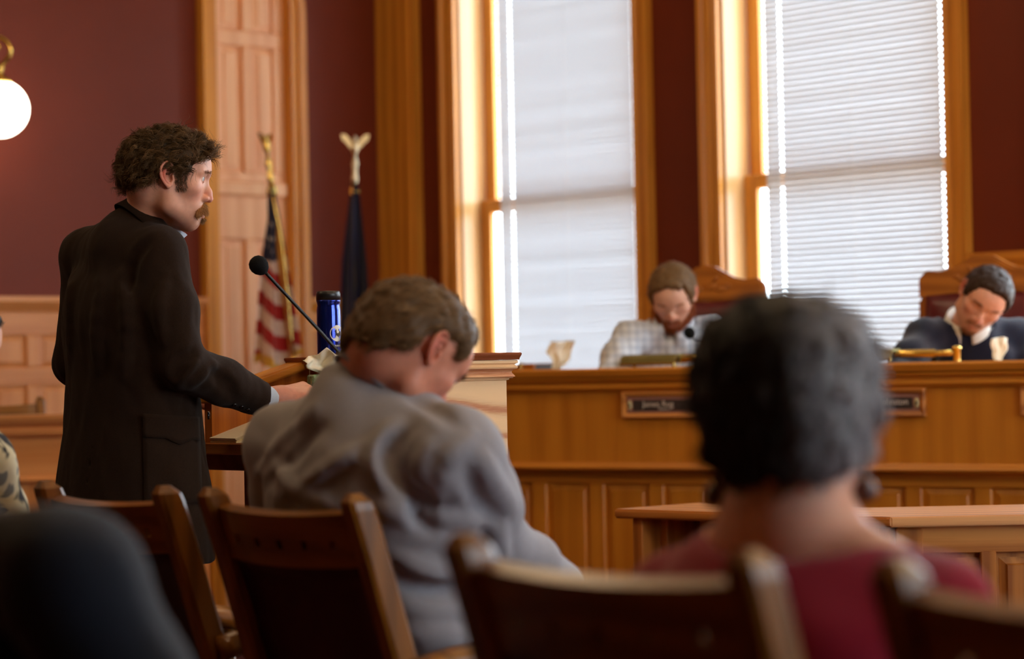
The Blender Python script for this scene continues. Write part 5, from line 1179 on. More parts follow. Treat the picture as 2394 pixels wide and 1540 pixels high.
def collar(P, name, c, up, fwd, ra, rb, hgt, flare, thick, a0, a1, mat, drop=0.0, n=36, parent_label=None, roll=0.012, wob=0.0):
    """folded collar: a band round the neck from angle a0 to a1 (0 = front), falling towards the front"""
    up = np.array(up, float); up /= np.linalg.norm(up); f = np.array(fwd, float); f -= up * (f @ up); f /= np.linalg.norm(f); r = np.cross(f, up); c = A3(c)
    rows = [(0.0, 0.0, 0.0), (-0.006, 0.55, 0.0), (0.0, 1.0, 0.0), (thick + 0.002, 1.0, 0.0), (thick + flare * 0.5, 0.5, 0), (thick + flare, -0.05, 0.0)]
    V = []
    for i in range(n + 1):
        a = a0 + (a1 - a0) * i / n; front = (0.5 + 0.5 * math.cos(a)) ** 2
        for off, q, _ in rows:
            rad = np.array([(ra + off) * math.sin(a), (rb + off) * math.cos(a)]); z = hgt * q - drop * front - (0.02 * front if q < 0.1 and off > 0 else 0) * (drop > 0)
            V.append(c + r * rad[0] + f * rad[1] + up * z)
    m = len(rows); F = [(i * m + j, i * m + j + 1, (i + 1) * m + j + 1, (i + 1) * m + j) for i in range(n) for j in range(m - 1)]
    me = mesh(name, [tuple(v - P.base) for v in V], F, True); bm = bmesh.new(); bm.from_mesh(me); bmesh.ops.solidify(bm, geom=bm.faces[:], thickness=thick); bm.to_mesh(me); bm.free()
    me.polygons.foreach_set('use_smooth', [True] * len(me.polygons)); return obj(name, me, mat, P.t)
def legs(P, hip, knees, ankles, r0=0.085, fdir=(1, 0, 0), pel=None, mat='trouser'):
    al = np.array([A3(p) for p in list(hip) + list(knees) + list(ankles)]); v = Vol(al.min(0) - 0.2, al.max(0) + 0.2, 0.012)
    for a, b, c in zip(hip, knees, ankles): v.chain([(a, r0), (b, r0 * 0.72), (c, r0 * 0.58)], 0.03)
    v.cone(hip[0], hip[1], r0 * 1.12, r0 * 1.12, 0.04); v.ripple(wrinkle(5, 0.004, 40)); P.cloth('trousers', v, mat)
    f = A3(fdir) / np.linalg.norm(A3(fdir))
    for a in ankles:
        a = A3(a); g = np.array([a[0], a[1], 0 if pel is None else pel]); u = Vol(g - 0.25, g + 0.25, 0.009); b = g + [0, 0, 0.042]
        u.cone(b - f * 0.05, b + f * 0.02, 0.038, 0.040, 0.02); u.cone(b + f * 0.02, b + f * 0.15 - [0, 0, 0.008], 0.040, 0.034, 0.02); u.cone(b - f * 0.03, a, 0.038, 0.036, 0.02); u.above(g[2] + 0.001, 'above')
        P.cloth('shoe', u, 'shoe')
def fabric(name, c, rough=0.9, sheen=0.3, var=0.12, scale=260, bmp=0.35, bscale=900):
    return plain(name, c, rough, 0.12, var, scale, bmp=bmp, bscale=bscale, sheen=sheen)
fabric('jacket_brown', (38, 24, 15), 0.9, 0.05, 0.2); fabric('shirt_blue', (176, 186, 198), 0.8, 0.1, 0.10, 700)
fabric('shirt_grey', (150, 146, 150), 0.75, 0.15, 0.06); fabric('top_maroon', (150, 16, 44), 0.8, 0.3, 0.12); fabric('sweater_navy', (24, 26, 44), 0.9, 0.3, 0.15)
fabric('collar_white', (226, 222, 214), 0.8, 0.1, 0.04); fabric('coat_navy', (26, 30, 40), 0.8, 0.15, 0.2)
def plaid():
    m, n, p, o = new_mat('shirt_plaid'); v = coords(n, rnd=False); src = None
    base = ramp(n, noise(n, v, 40, 2), [(0.3, lin((196, 200, 206))), (0.7, lin((214, 218, 224)))])
    for d in ('X', 'Z'):
        w = n.nodes.new('ShaderNodeTexWave'); w.bands_direction = d; w.inputs['Scale'].default_value = 11; w.inputs['Distortion'].default_value = 0.6; n.links.new(v, w.inputs['Vector'])
        mx = n.nodes.new('ShaderNodeMix'); mx.data_type = 'RGBA'; mx.blend_type = 'MULTIPLY'; mx.inputs['Factor'].default_value = 0.3
        n.links.new(base, mx.inputs['A']); n.links.new(ramp(n, w.outputs['Fac'], [(0.62, (1, 1, 1)), (0.9, lin((150, 164, 190)))]), mx.inputs['B']); base = mx.outputs['Result']
    n.links.new(base, p.inputs['Base Color']); p.inputs['Roughness'].default_value = 0.85
plaid()
def blotch():
    m, n, p, o = new_mat('scarf_pattern'); v = coords(n, rnd=False)
    n.links.new(ramp(n, noise(n, v, 16, 2, 0.5, 1.0), [(0.40, lin((30, 30, 34))), (0.46, lin((196, 184, 150))), (0.62, lin((206, 196, 168))), (0.66, lin((120, 122, 120)))]), p.inputs['Base Color']); p.inputs['Roughness'].default_value = 0.9
blotch()
def drape(P, name, V, F, pts, nu, nv, dirn, mat, off=0.003, thick=0.002, label=None):
    """patch laid on a garment: pts(u, v) start points outside it, cast along dirn"""
    tree = BVHTree.FromPolygons([tuple(v) for v in V], [tuple(int(i) for i in f) for f in F]); d = Vector(dirn).normalized(); out = []
    for j in range(nv + 1):
        for i in range(nu + 1):
            q = Vector(pts(i / nu, j / nv)); h = tree.ray_cast(q - d * 0.4, d); out.append(tuple(np.array((h[0] if h[0] is not None else q) - d * off) - P.base))
    w = nu + 1; me = mesh(name, out, [(j * w + i, j * w + i + 1, (j + 1) * w + i + 1, (j + 1) * w + i) for j in range(nv) for i in range(nu)], True)
    bm = bmesh.new(); bm.from_mesh(me); bmesh.ops.solidify(bm, geom=bm.faces[:], thickness=thick); bm.to_mesh(me); bm.free()
    return obj(name, me, mat, P.t, label=label)
def bounds(*pts, m=0.25): a = np.array([A3(p) for p in pts]); return a.min(0) - m, a.max(0) + m
def arm_sub(c, f): return c

# ---- the standing speaker
def speaker():
    yaw = math.radians(39); Fv = np.array([math.cos(yaw), math.sin(yaw), 0]); R = np.array([math.sin(yaw), -math.cos(yaw), 0]); Y = 5.68
    pel = V3(at(310, 1130, Y)); P = Person('man in a brown jacket with a moustache standing at the lectern', (pel[0], pel[1], 0))
    N = V3(at(314, 540, Y)); c = V3(at(287, 606, Y)); SR, SL = c + R * 0.165, c - R * 0.165
    ER, WR = V3(at(424, 850, 5.50)), V3(at(612, 934, 5.645)); EL, WL = V3(at(186, 848, 5.86)), V3(at(392, 930, 6.02))
    secs = [(-0.30, 0.245, 0.162, 0.0), (0.0, 0.230, 0.152, 0.0), (0.25, 0.206, 0.134, 0.0), (0.45, 0.200, 0.126, -0.008), (0.65, 0.205, 0.128, -0.022), (0.8, 0.178, 0.118, -0.022), (0.9, 0.120, 0.095, 0.0), (1.0, 0.078, 0.074, 0.022), (1.03, 0.07, 0.068, 0.03)]
    # jacket
    lo, hi = bounds(pel - [0, 0, 0.2], N, SR, SL, ER, WR, EL, WL, m=0.17); v = Vol(lo, hi, 0.0058)
    v.torso(pel, N, R, secs, 0.02, pw=2.25)
    v.cone(N + Fv * 0.02 - [0, 0, 0.03], SR + [0, 0, 0.012], 0.055, 0.050, 0.05); v.cone(N + Fv * 0.02 - [0, 0, 0.03], SL + [0, 0, 0.012], 0.055, 0.050, 0.05)
    upc = np.array(Z3 * math.cos(0.80)) + Fv * math.sin(0.80) + R * 0.22; upc /= np.linalg.norm(upc); cc = V3(at(348, 533, 5.66))
    v.cone(cc - upc * 0.075 - Fv * 0.004, cc + upc * 0.03 - Fv * 0.006, 0.086, 0.0755, 0.03)
    v.cone(cc - upc * 0.070, SL + [0, 0, 0.022], 0.064, 0.052, 0.05); v.cone(cc - upc * 0.11, SR + [0, 0, 0.0], 0.050, 0.050, 0.045)
    slice_off(v, cc, upc, 0.10, 0.021)
    v.cone(cc - upc * 0.05, cc + upc * 0.05, 0.0645, 0.0645, 0.004, 'sub')
    v.chain([(SL, 0.064), (EL, 0.054), (WL, 0.042)], 0.03)
    v.chain([(SR, 0.063), (SR * 0.5 + ER * 0.5 + R * 0.006, 0.062), (ER, 0.056)], 0.022); v.chain([(ER, 0.056), (ER * 0.5 + WR * 0.5, 0.053), (WR, 0.041)], 0.016)
    cut = (WR - ER) / np.linalg.norm(WR - ER)
    def endcut(x, y, z): return -((x - f32(WR[0])) * f32(cut[0]) + (y - f32(WR[1])) * f32(cut[1]) + (z - f32(WR[2])) * f32(cut[2]))
    v.put(lambda x, y, z: endcut(x, y, z), WR - 0.08, WR + 0.08, 0.004, 'sub')
    # elbow folds, soft pleats
    on_surface(v, [(((412, 908), (430, 868), (470, 838)), 0.009), (((404, 880), (420, 850), (452, 822)), -0.004), (((446, 905), (480, 868), (505, 852)), 0.007), (((500, 872), (530, 898), (548, 930)), -0.004), (((388, 640), (372, 720), (380, 800)), 0.008),
                   (((240, 620), (226, 740), (232, 860)), 0.010), (((290, 640), (300, 760), (288, 880)), 0.009), (((352, 560), (318, 600), (304, 680)), -0.005), (((170, 640), (160, 740), (165, 830)), 0.009)], 0.024, 0.75)
    a, b = V3(at(222, 1040, 5.56)), V3(at(208, 1260, 5.555)); v.cone(a, b, 0.004, 0.006, 0.006, 'sub')
    arm = [V3(at(u_, v_, 5.44)) for u_, v_ in ((372, 545), (330, 580), (308, 640), (302, 700))]
    v.ripple(wrinkle(2, 0.0030, 26, (1, 1, 0.5))); v.ripple(wrinkle(9, 0.0010, 90, (1, 1, 0.35)))
    j, JV, JF = P.cloth('jacket', v, 'jacket_brown')
    # head
    M = head_frame(math.radians(8), 0.0, 0.0); ho = V3(at(393, 420, 5.62)); nk = V3(at(334, 552, 5.66))
    def comb(p):
        d = np.tile(np.array([0, -0.75, -0.45]), (len(p), 1)); f = np.clip((p[:, 1] - 0.03) / 0.04, 0, 1)[:, None]; d = d * (1 - f) + f * np.array([0, 0.30, 0.35])
        b = np.clip((-p[:, 1] - 0.05) / 0.04, 0, 1)[:, None]; return d * (1 - b) + b * np.array([0, -0.25, -1.0])
    def vol(p): return 0.007 + 0.004 * np.clip((p[2] - 0.02) / 0.06, 0, 1) + 0.003 * np.clip((-p[1] - 0.03) / 0.05, 0, 1) + 0.002 * np.clip((p[1] - 0.05) / 0.03, 0, 1) - 0.005 * (p[1] > 0.01) * (p[2] < 0.035)
    hair = dict(line=(0.060, 0.000, 0.012, 0.049), col=(94, 69, 41), under=0.32, vol=vol, blob=0.0115, blobs=520, h=0.0028, n=15000, lock=15, len=0.044, rad=0.00062, curl=0.0050, wave=0.034, clump=0.0026, stray=0.05, comb=comb, lift=0.22, lockj=0.30, hug=1.0, grav=0.3, seg=8)
    P.head(ho, M, 0.0019, nk, 'fair', 0.053, hair, ((136, 104, 84), 0.35), brows=(150, 108, 74))
    pm = np.concatenate([np.abs(P.hV[:, :1]), P.hV[:, 1:]], 1); x, y, z = pm.T
    mous = (y > 0.045) & (z < np.interp(x, [0, 0.012, 0.034], [-0.056, -0.058, -0.076])) & (z > np.interp(x, [0, 0.02, 0.034], [-0.074, -0.078, -0.092])) & (x < 0.033)
    dm = lambda p: np.stack([np.sign(p[:, 0]) * 0.75, 0.45 - 9 * np.abs(p[:, 0]), -0.75 + 0 * p[:, 0]], 1)
    P.tuft('moustache', mous, (190, 142, 92), 1500, 0.015, 0.00050, dm, 0.0006, 5, 0.4, 0.3, 0.2, 0.55)
    P.tuft('soul_patch', (x < 0.009) & (z > -0.101) & (z < -0.090) & (y > 0.05), (150, 110, 70), 220, 0.009, 0.00045, lambda p: np.stack([0 * p[:, 0], 0.5 + 0 * p[:, 0], -0.8 + 0 * p[:, 0]], 1))
    P.tuft('sideburns', (y > 0.016) & (y < 0.043 - 0.2 * np.clip(-z - 0.02, 0, 1)) & (z < 0.02) & (z > -0.030 + 0.25 * np.clip(0.028 - y, 0, 1)) & (x > 0.05), (104, 84, 66), 900, 0.009, 0.00045, lambda p: np.stack([0 * p[:, 0], 0.15 + 0 * p[:, 0], -1 + 0 * p[:, 0]], 1), 0.0008)
    # collars
    collar(P, 'shirt_collar', cc - 0.006 * upc, upc, Fv, 0.0615, 0.070, 0.030, 0.003, 0.002, 0.3, 2 * PI - 0.3, 'shirt_blue', -0.034)
    collar(P, 'jacket_collar', cc - 0.016 * upc - 0.004 * Fv, upc, Fv, 0.070, 0.074, 0.037, 0.013, 0.003, 0.25, 2 * PI - 0.25, 'jacket_brown', 0.0)
    # cuff, hand
    d = cut; P.core([[(SR, 0.06), (ER, 0.052), (WR, 0.036), (WR + d * 0.03, 0.034)], [(SL, 0.06), (EL, 0.05), (WL, 0.038)]], pel, N, R, secs)
    cu = Vol(WR - 0.12, WR + 0.12, 0.0035); cu.cone(WR - d * 0.03, WR + d * 0.024, 0.038, 0.0365, 0.0); cu.put(lambda x, y, z: -((x - f32(WR[0] + d[0] * 0.024)) * f32(d[0]) + (y - f32(WR[1] + d[1] * 0.024)) * f32(d[1]) + (z - f32(WR[2] + d[2] * 0.024)) * f32(d[2])), WR - 0.1, WR + 0.1, 0.002, 'sub')
    P.cloth('shirt_cuff', cu, 'shirt_blue')
    hw = V3(at(644, 928, 5.665)); tgt = V3(at(752, 912, 5.72)); hd = tgt - hw; bk = np.array([-0.25, -0.55, 0.8])
    V, F, L = hand_mesh(hw, hd, bk, -1, 0.0026, (0.55, 0.75, 0.55), 0.04, 1.05); P.body_add(V, F, np.array(lin((206, 140, 118))))
    hl = WL + np.array([0.05, 0.02, 0.0]); V, F, L = hand_mesh(hl, (1, 0.4, -0.1), (0, 0, 1), 1, 0.004, (0.5, 0.6, 0.4)); P.body_add(V, F, np.array(lin((206, 140, 118))))
    P.finish()
    # buttons, pocket
    for (u_, v_) in ((548, 946), (565, 951), (580, 957)):
        o = obj('cuff_button', lathe_me([(0.0062, 0), (0.0062, 0.002), (0.0045, 0.0035), (0.001, 0.003)], 14), 'button_black', P.t); tree = BVHTree.FromPolygons([tuple(q) for q in JV], [tuple(int(i) for i in f) for f in JF]); h = tree.ray_cast(CAMP, ray(u_, v_).normalized())
        if h[0] is not None: o.location = h[0] - Vector(P.base); o.rotation_euler = h[1].to_track_quat('Z', 'Y').to_euler()
    o = obj('front_button', lathe_me([(0.0095, 0), (0.0095, 0.003), (0.006, 0.005), (0.001, 0.004)], 16), 'button_black', P.t, V3(at(486, 971, 5.62)) - P.base, (0, PI / 2, 0))
    side = R * 0.45 - Fv * 0.0; org = V3(at(402, 985, 5.50)); ax = Fv * 0.55 + R * 0.83; ax = np.array([0.98, 0.15, 0])
    def flap(u_, v_):
        sag = (0.004 if abs(u_ - 0.62) > 0.3 else 0.016 * (1 - abs(u_ - 0.62) / 0.3)) * v_ + 0.004; return org + ax * (u_ - 0.5) * 0.132 - np.array([0, 0, 1]) * (v_ * (0.046 + sag) - 0.02 + 0.012 * u_)
    drape(P, 'pocket_flap', JV, JF, flap, 16, 6, Vector((-0.2, 1, 0)), 'jacket_brown', 0.006, 0.003)
    drape(P, 'patch_pocket', JV, JF, lambda u_, v_: org + ax * (u_ - 0.5) * 0.134 - np.array([0, 0, 1]) * (v_ * 0.175 + 0.012), 12, 12, Vector((-0.2, 1, 0)), 'jacket_brown', 0.003, 0.002)
    hp = [pel + R * 0.09 + [0, 0, -0.03], pel - R * 0.09 + [0, 0, -0.03]]; kn = [q - [0, 0, 0.44] + Fv * 0.02 for q in hp]; an = [np.array([q[0], q[1], 0.09]) - Fv * 0.01 for q in kn]
    legs(P, hp, kn, an, 0.09, Fv)
speaker()

# ---- seated people
def seated(label, hips, N, yaw, SR, SL, ER, WR, EL, WL, secs, mat, gname, cell=0.008, ar=0.066, folds=(), rip=(0.004, 34), shoes=None, neckcut=None, floor=0.0, trap=0.05, neckring=None, reach=0.42, trapup=0.0):
    Fv = np.array([math.cos(yaw), math.sin(yaw), 0]); R = np.array([math.sin(yaw), -math.cos(yaw), 0])
    P = Person(label, (hips[0], hips[1], floor)); lo, hi = bounds(hips - [0, 0, 0.12], N, SR, SL, ER, WR, EL, WL, m=0.19); v = Vol(lo, hi, cell)
    v.torso(hips, N, R, secs, 0.02, pw=2.2)
    nb = N - np.array([0, 0, 0.035 - trapup]); v.cone(nb, SR + [0, 0, 0.012], trap, ar * 0.85, 0.05); v.cone(nb, SL + [0, 0, 0.012], trap, ar * 0.85, 0.05)
    v.chain([(SR, ar), (SR * .5 + ER * .5, ar * 0.97), (ER, ar * 0.84)], 0.03); v.chain([(ER, ar * 0.84), (ER * .5 + WR * .5, ar * 0.76), (WR, ar * 0.6)], 0.02)
    v.chain([(SL, ar), (SL * .5 + EL * .5, ar * 0.97), (EL, ar * 0.84)], 0.03); v.chain([(EL, ar * 0.84), (EL * .5 + WL * .5, ar * 0.76), (WL, ar * 0.6)], 0.02)
    if neckring:
        c_, tl, rr = neckring[:3]; u_ = np.array([0, 0, math.cos(tl)]) + Fv * math.sin(tl) + (R * neckring[3] if len(neckring) > 3 else 0); u_ = u_ / np.linalg.norm(u_); rlow = 0.10 if len(neckring) > 3 else 0.07; v.cone(c_ - u_ * 0.06, c_ + u_ * 0.03, rr * 1.1, rr * 0.92, 0.04); v.cone(c_ - u_ * rlow, SR + [0, 0, 0.005], rr * 0.6, ar * 0.8, 0.04); v.cone(c_ - u_ * 0.07, SL + [0, 0, 0.015], rr * 0.66, ar * 0.8, 0.05)
        slice_off(v, c_, u_, rr * 1.12, -0.002)
    if folds: on_surface(v, folds, 0.020, 0.55)
    if neckcut: v.ell(neckcut[0], neckcut[1], 0.006, 'sub')
    v.ripple(wrinkle(len(label), rip[0], rip[1], (1, 1, 0.6))); o, GV, GF = P.cloth(gname, v, mat, it=1); P.GV, P.GF = GV, GF
    P.tone = np.array(lin((214, 152, 126))); P.Fv, P.R = Fv, R
    P.core([[(SR, ar * 0.9), (ER, ar * 0.8), (WR, ar * 0.55)], [(SL, ar * 0.9), (EL, ar * 0.8), (WL, ar * 0.55)]], hips, N, R, secs)
    for w, e, s in ((WR, ER, -1), (WL, EL, 1)):
        d = (w - e) / np.linalg.norm(w - e); V, F, L = hand_mesh(w + d * 0.035, d + [0, 0, -0.25], (0, 0, 1), s, 0.0045, (0.4, 0.5, 0.4)); P.body_add(V, F, P.tone)
    hp = [hips + R * 0.09, hips - R * 0.09]; kn = [q + Fv * reach + [0, 0, -0.02] for q in hp]; an = [np.array([q[0], q[1], floor + 0.09]) + Fv * (0.03 if reach > 0.4 else -0.12) for q in kn]
    legs(P, hp, kn, an, 0.085, Fv, floor)
    return P
def short(col, ln=0.016, n=2600, line=(0.062, -0.046, -0.012, 0.046), thick=0.008, **kw):
    d = dict(line=line, col=col, vol=lambda p: thick, blob=0.011, blobs=420, h=0.0036, n=n, lock=6, len=ln, rad=0.0007, curl=0.0004, wave=0.03, comb=lambda p: np.stack([0 * p[:, 0], -0.35 - 0.3 * np.sign(p[:, 1] + 0.2), -0.6 + 0 * p[:, 0]], 1), lift=0.25, lockj=0.15, hug=0.8, seg=4); d.update(kw); return d
def grey_man():
    Fv = V3(E2); yaw = math.atan2(E2.y, E2.x); hips = V3(CB) + Fv * 0.27 + [0, 0, 0.575]; N = V3(at(868, 875, 4.19))
    SR, SL = V3(at(1068, 1066, 4.02)), V3(at(672, 1062, 4.36)); ER, WR = V3(at(1148, 1268, 4.20)), V3(at(1312, 1372, 4.42)); EL, WL = V3(at(700, 1360, 4.55)), V3(at(900, 1480, 4.80))
    secs = [(-0.12, 0.205, 0.16, 0.01), (0.12, 0.205, 0.165, 0.02), (0.35, 0.205, 0.155, 0.0), (0.6, 0.225, 0.145, -0.035), (0.78, 0.215, 0.125, -0.05), (0.9, 0.15, 0.10, -0.035), (1.0, 0.075, 0.075, -0.005), (1.02, 0.07, 0.07, 0)]
    paths = [(((925, 990), (885, 1050), (905, 1130), (985, 1195)), 0.016), (((955, 1010), (915, 1060), (935, 1120), (1010, 1180)), -0.014), (((1110, 1010), (1050, 1080), (1000, 1180)), 0.012), (((1000, 1050), (985, 1100), (1010, 1150)), 0.011),
             (((740, 960), (660, 1030), (600, 1110)), 0.012), (((760, 1000), (690, 1060), (620, 1140)), -0.010), (((850, 1040), (760, 1110), (650, 1165)), 0.012), (((820, 1100), (740, 1150), (660, 1190)), -0.010), (((640, 1090), (700, 1150), (790, 1185)), 0.010),
             (((890, 1185), (950, 1200), (1010, 1195)), 0.012), (((990, 1150), (985, 1200), (1010, 1230)), -0.016), (((1000, 1200), (1080, 1215), (1140, 1240)), 0.012), (((1120, 1240), (1150, 1275), (1150, 1305)), -0.014), (((1170, 1220), (1165, 1270), (1185, 1310)), 0.012),
             (((915, 1300), (990, 1335), (1070, 1345)), 0.013), (((915, 1345), (990, 1380), (1075, 1390)), -0.011), (((925, 1400), (1000, 1425), (1080, 1430)), 0.013), (((930, 1460), (1010, 1482), (1080, 1485)), 0.013), (((1130, 1060), (1160, 1130), (1200, 1200)), 0.010), (((960, 930), (1010, 950), (1060, 985)), -0.010), (((1090, 1090), (1110, 1160), (1160, 1215)), -0.010)]
    P = seated('man in a grey shirt seen from behind with bowed head', hips, N, yaw, SR, SL, ER, WR, EL, WL, secs, 'shirt_grey', 'shirt', 0.0065, 0.076, paths, (0.0035, 30), neckring=(V3(at(900, 896, 4.17)), 0.78, 0.074, 0.30), trapup=-0.03)
    al = math.radians(33); M = head_frame(al, math.radians(35)); ho = V3(at(1014, 822, 4.08)) - M[:, 0] * 0.078 * 1.04
    P.head(ho, M, 0.003, N - np.array([0.0, 0.0, 0.01]), 'rosy', 0.058, short((124, 92, 58), 0.020, 6000, (0.088, -0.036, 0.044, 0.070), 0.010, blobs=900, smooth=3), fat=1.04, brows=(96, 70, 46), scale=1.05)
    up = Z3 * math.cos(0.78) + Vector(Fv) * math.sin(0.78) + E1 * 0.30; up.normalize(); collar(P, 'collar', V3(at(900, 896, 4.17)) - 0.028 * np.array(up), up, Fv, 0.070, 0.074, 0.040, 0.016, 0.004, 0.5, 2 * PI - 0.5, 'shirt_grey')
    P.finish()
grey_man()
def woman():
    Fv = V3(E2); yaw = math.radians(55); hips = V3(CC) + Fv * 0.27 + [0, 0, 0.56]; N = V3(at(1842, 1225, 2.60))
    SR, SL = V3(at(2195, 1450, 2.50)), V3(at(1562, 1425, 2.72)); ER, WR = V3(at(2330, 1900, 2.50)), V3(at(2250, 2050, 2.75)); EL, WL = V3(at(1560, 1850, 2.85)), V3(at(1750, 1950, 3.0))
    secs = [(-0.12, 0.18, 0.14, 0.0), (0.2, 0.17, 0.125, 0.0), (0.55, 0.175, 0.12, -0.01), (0.75, 0.17, 0.105, -0.02), (0.88, 0.13, 0.085, -0.01), (1.0, 0.07, 0.06, 0.0)]
    P = seated('woman with short dark greying hair and a maroon top seen from behind', hips, N, yaw, SR, SL, ER, WR, EL, WL, secs, 'top_maroon', 'top', 0.009, 0.058, (), (0.004, 26), trap=0.046, neckcut=(N + np.array([0, -0.02, 0.085]), (0.25, 0.17, 0.118)))
    M = head_frame(math.radians(82), math.radians(4)); ho = V3(at(1838, 985, 2.62))
    def vol(p): return 0.020 + 0.010 * np.clip((p[2] - 0.03) / 0.05, 0, 1) + 0.004 * (abs(p[0]) > 0.05)
    hair = short((38, 31, 26), 0.03, 5200, (0.055, -0.052, -0.03, 0.035), 0.02, vol=vol, blob=0.016, h=0.0042, blobs=900, smooth=3, curl=0.0022, wave=0.03, lift=0.3, lockj=0.3, comb=lambda p: np.stack([p[:, 0] * 3, -0.2 + 0 * p[:, 0], -1 + 0 * p[:, 0]], 1), grey=lambda p: np.clip((p[:, 0] - 0.0) / 0.06, 0, 1) * 0.95, greycol=(176, 174, 178), rad=0.0009)
    P.head(ho, M, 0.0036, N - np.array([0, 0, 0.0]), 'fair', 0.055, hair, brows=None)
    # bare upper back
    v = Vol(N - 0.3, N + 0.25, 0.008); nb = N - np.array([0, 0, 0.0]); v.cone(nb, SR + [0, 0, 0.008], 0.043, 0.046, 0.05); v.cone(nb, SL + [0, 0, 0.008], 0.043, 0.046, 0.05); v.cone(N + [0, 0, 0.06], nb, 0.052, 0.062, 0.04); v.cone(nb, nb - [0, 0, 0.05], 0.055, 0.06, 0.04)
    V, F = v.nets(); P.body_add(V, F, P.tone); P.finish()
    for (u_, s_) in ((1672, 1160), (2022, 1150)):
        e = V3(at(u_, s_, 2.62 if u_ < 1800 else 2.60)); obj('earring', lathe_me([(0.002, 0.045), (0.002, 0.016), (0.010, 0.010), (0.0135, 0), (0.010, -0.010), (0.001, -0.0135)], 16), 'dull_brown', P.t, e - P.base)
plain('dull_brown', (74, 40, 26), 0.3, 0.5, 0.2, 60)
woman()
def bench_men():
    f_ = 0.28
    hips = V3(at(1580, 700, 9.05)); hips[2] = f_ + 0.54; N = V3(at(1574, 772, 9.02)); yaw = math.radians(-104)
    SR, SL = V3(at(1470, 794, 8.95)), V3(at(1658, 786, 9.05)); ER, WR = V3(at(1424, 885, 8.78)), V3(at(1500, 905, 8.74)); EL, WL = V3(at(1700, 890, 8.90)), V3(at(1620, 905, 8.72))
    secs = [(-0.15, 0.19, 0.13, 0.0), (0.2, 0.185, 0.125, 0.0), (0.55, 0.19, 0.12, -0.01), (0.78, 0.18, 0.11, -0.02), (0.9, 0.12, 0.09, -0.01), (1.0, 0.07, 0.065, 0.0)]
    P = seated('bearded man in a pale plaid shirt looking down behind the bench', hips, N, yaw, SR, SL, ER, WR, EL, WL, secs, 'shirt_plaid', 'shirt', 0.009, 0.062, (), (0.005, 36), floor=f_, reach=0.24, trap=0.058, neckring=(N + np.array([0, 0, 0.0]), 0.3, 0.078), trapup=0.03)
    M = head_frame(math.radians(-101), math.radians(33)); ho = V3(at(1573, 690, 8.93))
    P.head(ho, M, 0.003, N, 'pale', 0.057, short((140, 104, 64), 0.022, 3600, (0.080, -0.040, -0.01, 0.062), 0.012, blobs=700, smooth=2), ((156, 82, 44), 0.75), brows=(150, 96, 60), eyes=False)
    pm = np.concatenate([np.abs(P.hV[:, :1]), P.hV[:, 1:]], 1); x, y, z = pm.T
    bd = ((z < np.interp(y, [0.0, 0.03, 0.055, 0.075], [-0.02, -0.05, -0.068, -0.09])) & (z > -0.125) & (y > 0.002)) | ((z < -0.058) & (z > -0.073) & (y > 0.06) & (x < 0.028))
    bd &= ~((np.abs(z + 0.081) < 0.009) & (x < 0.022) & (y > 0.06))
    P.tuft('beard', bd, (160, 84, 40), 2600, 0.016, 0.0006, lambda p: np.stack([p[:, 0] * 4, 0.35 + 0 * p[:, 0], -0.8 + 0 * p[:, 0]], 1), 0.0006, 4, 0.3)
    collar(P, 'collar', N + np.array([0, -0.012, 0.012]), Z3 * 0.9 - Vector(P.Fv) * -0.35, P.Fv, 0.064, 0.07, 0.036, 0.022, 0.003, 0.28, 2 * PI - 0.28, 'shirt_plaid', 0.02)
    drape(P, 'placket', P.GV, P.GF, lambda u_, v_: N + P.Fv * 0.1 + P.R * (u_ - 0.5) * 0.032 - np.array([0, 0, 0.03 + 0.22 * v_]), 3, 10, Vector(-P.Fv), 'shirt_plaid', 0.004, 0.002)
    P.finish()
    hips = V3(at(2285, 700, 8.50)); hips[2] = f_ + 0.54; N = V3(at(2262, 768, 8.48)); yaw = math.radians(-106)
    SR, SL = V3(at(2160, 792, 8.42)), V3(at(2385, 798, 8.52)); ER, WR = V3(at(2098, 880, 8.22)), V3(at(2200, 920, 8.18)); EL, WL = V3(at(2440, 900, 8.38)), V3(at(2330, 920, 8.16))
    P = seated('man in a navy sweater with head tilted aside behind the bench', hips, N, yaw, SR, SL, ER, WR, EL, WL, secs, 'sweater_navy', 'sweater', 0.009, 0.062, (), (0.004, 30), floor=f_, reach=0.24, trap=0.062, neckring=(N + np.array([0, 0, 0.006]), 0.3, 0.084), trapup=0.045)
    M = head_frame(math.radians(-100), math.radians(28), math.radians(-31)); ho = V3(at(2300, 698, 8.36))
    P.head(ho, M, 0.003, N, 'fair', 0.057, short((72, 48, 32), 0.018, 3600, (0.074, -0.040, 0.004, 0.058), 0.010, blobs=700, smooth=2), ((150, 98, 66), 0.55), brows=(90, 62, 40), eyes=False)
    pm = np.concatenate([np.abs(P.hV[:, :1]), P.hV[:, 1:]], 1); x, y, z = pm.T
    P.tuft('goatee', ((z < -0.098) & (y > 0.035) & (x < 0.025)) | ((z < -0.060) & (z > -0.073) & (y > 0.055) & (x < 0.028)), (150, 96, 58), 900, 0.007, 0.0005, lambda p: np.stack([p[:, 0] * 4, 0.35 + 0 * p[:, 0], -0.8 + 0 * p[:, 0]], 1))
    collar(P, 'collar', N + np.array([-0.002, -0.022, 0.024]), Z3 * 0.9 - Vector(P.Fv) * -0.35, P.Fv, 0.066, 0.076, 0.034, 0.018, 0.003, 0.22, 2 * PI - 0.22, 'collar_white', 0.03)
    P.finish()
bench_men()
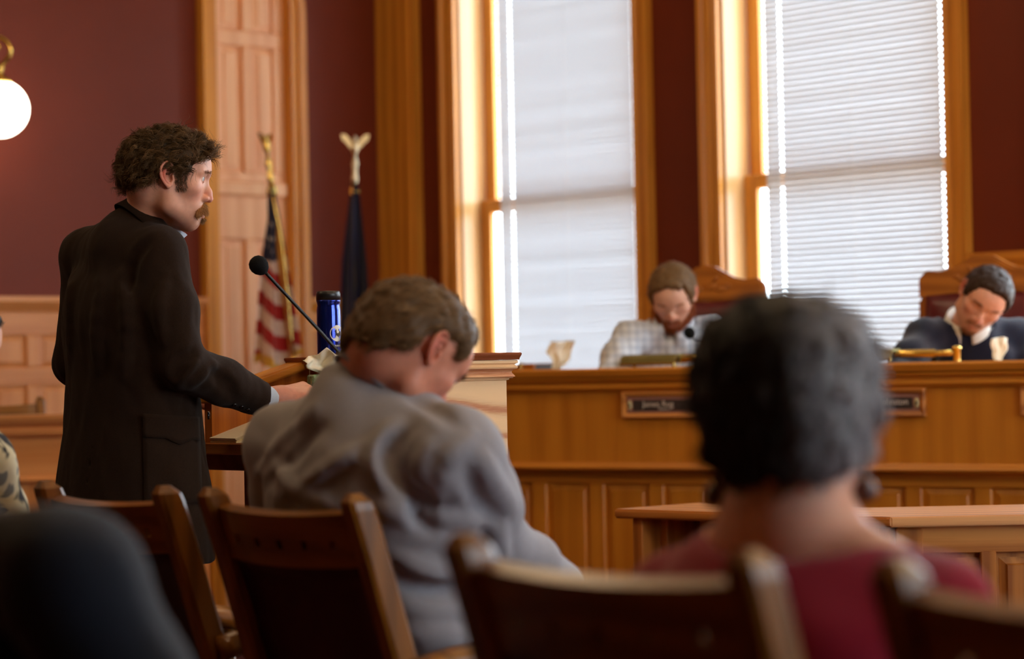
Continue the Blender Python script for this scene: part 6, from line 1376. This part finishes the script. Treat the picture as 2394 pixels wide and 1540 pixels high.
def edge_people():
    Fv = V3(E2); yaw = math.atan2(E2.y, E2.x); N = V3(at(-160, 1195, 2.58)); SR = V3(at(170, 1382, 2.40)); SL = N * 2 - SR; SL[2] = SR[2]; hips = N - Fv * 0.02; hips[2] = 0.57
    ER, WR = V3(at(420, 1860, 2.46)), V3(at(560, 1900, 2.75)); EL, WL = SL + [0.02, 0.02, -0.28], SL + Fv * 0.25 + [0, 0, -0.35]
    secs = [(-0.12, 0.2, 0.15, 0.0), (0.2, 0.19, 0.14, 0.0), (0.55, 0.2, 0.135, -0.01), (0.75, 0.19, 0.12, -0.02), (0.9, 0.12, 0.09, -0.01), (1.0, 0.075, 0.07, 0.0)]
    P = seated('person in a dark navy coat, only the shoulder in view at the lower left corner', hips, N, yaw, SR, SL, ER, WR, EL, WL, secs, 'coat_navy', 'coat', 0.010, 0.076, (), (0.007, 22))
    P.head(V3(at(-235, 955, 2.64)), head_frame(yaw, 0.1), 0.0045, N, 'fair', 0.057, short((70, 60, 52), 0.016, 1200), brows=None); P.finish()
    chair(hips - Fv * 0.27, E2, 'oak chair under the person in the navy coat')
    N = V3(at(-112, 985, 4.78)); SR = V3(at(-24, 1092, 4.64)); SL = N * 2 - SR; SL[2] = SR[2]; hips = N - Fv * 0.02; hips[2] = 0.57
    ER, WR = V3(at(5, 1330, 4.70)), V3(at(60, 1420, 4.95)); EL, WL = SL + [0.02, 0.02, -0.28], SL + Fv * 0.25 + [0, 0, -0.3]
    P = seated('person in a cream and black patterned wrap cut off by the left edge', hips, N, yaw, SR, SL, ER, WR, EL, WL, secs, 'scarf_pattern', 'wrap', 0.010, 0.062, (), (0.006, 30))
    P.head(V3(at(-116, 812, 4.76)), head_frame(yaw, 0.15), 0.0045, N, 'fair', 0.055, short((74, 68, 64), 0.02, 1400), brows=None); P.finish()
    chair(hips - Fv * 0.27, E2, 'oak chair under the person in the patterned wrap')
edge_people()
chair((at(-20, 950, 9.45).x, 9.40), (0.3, -1, 0), 'oak chair standing behind the side partition at the far left', 0.10, 1.02)
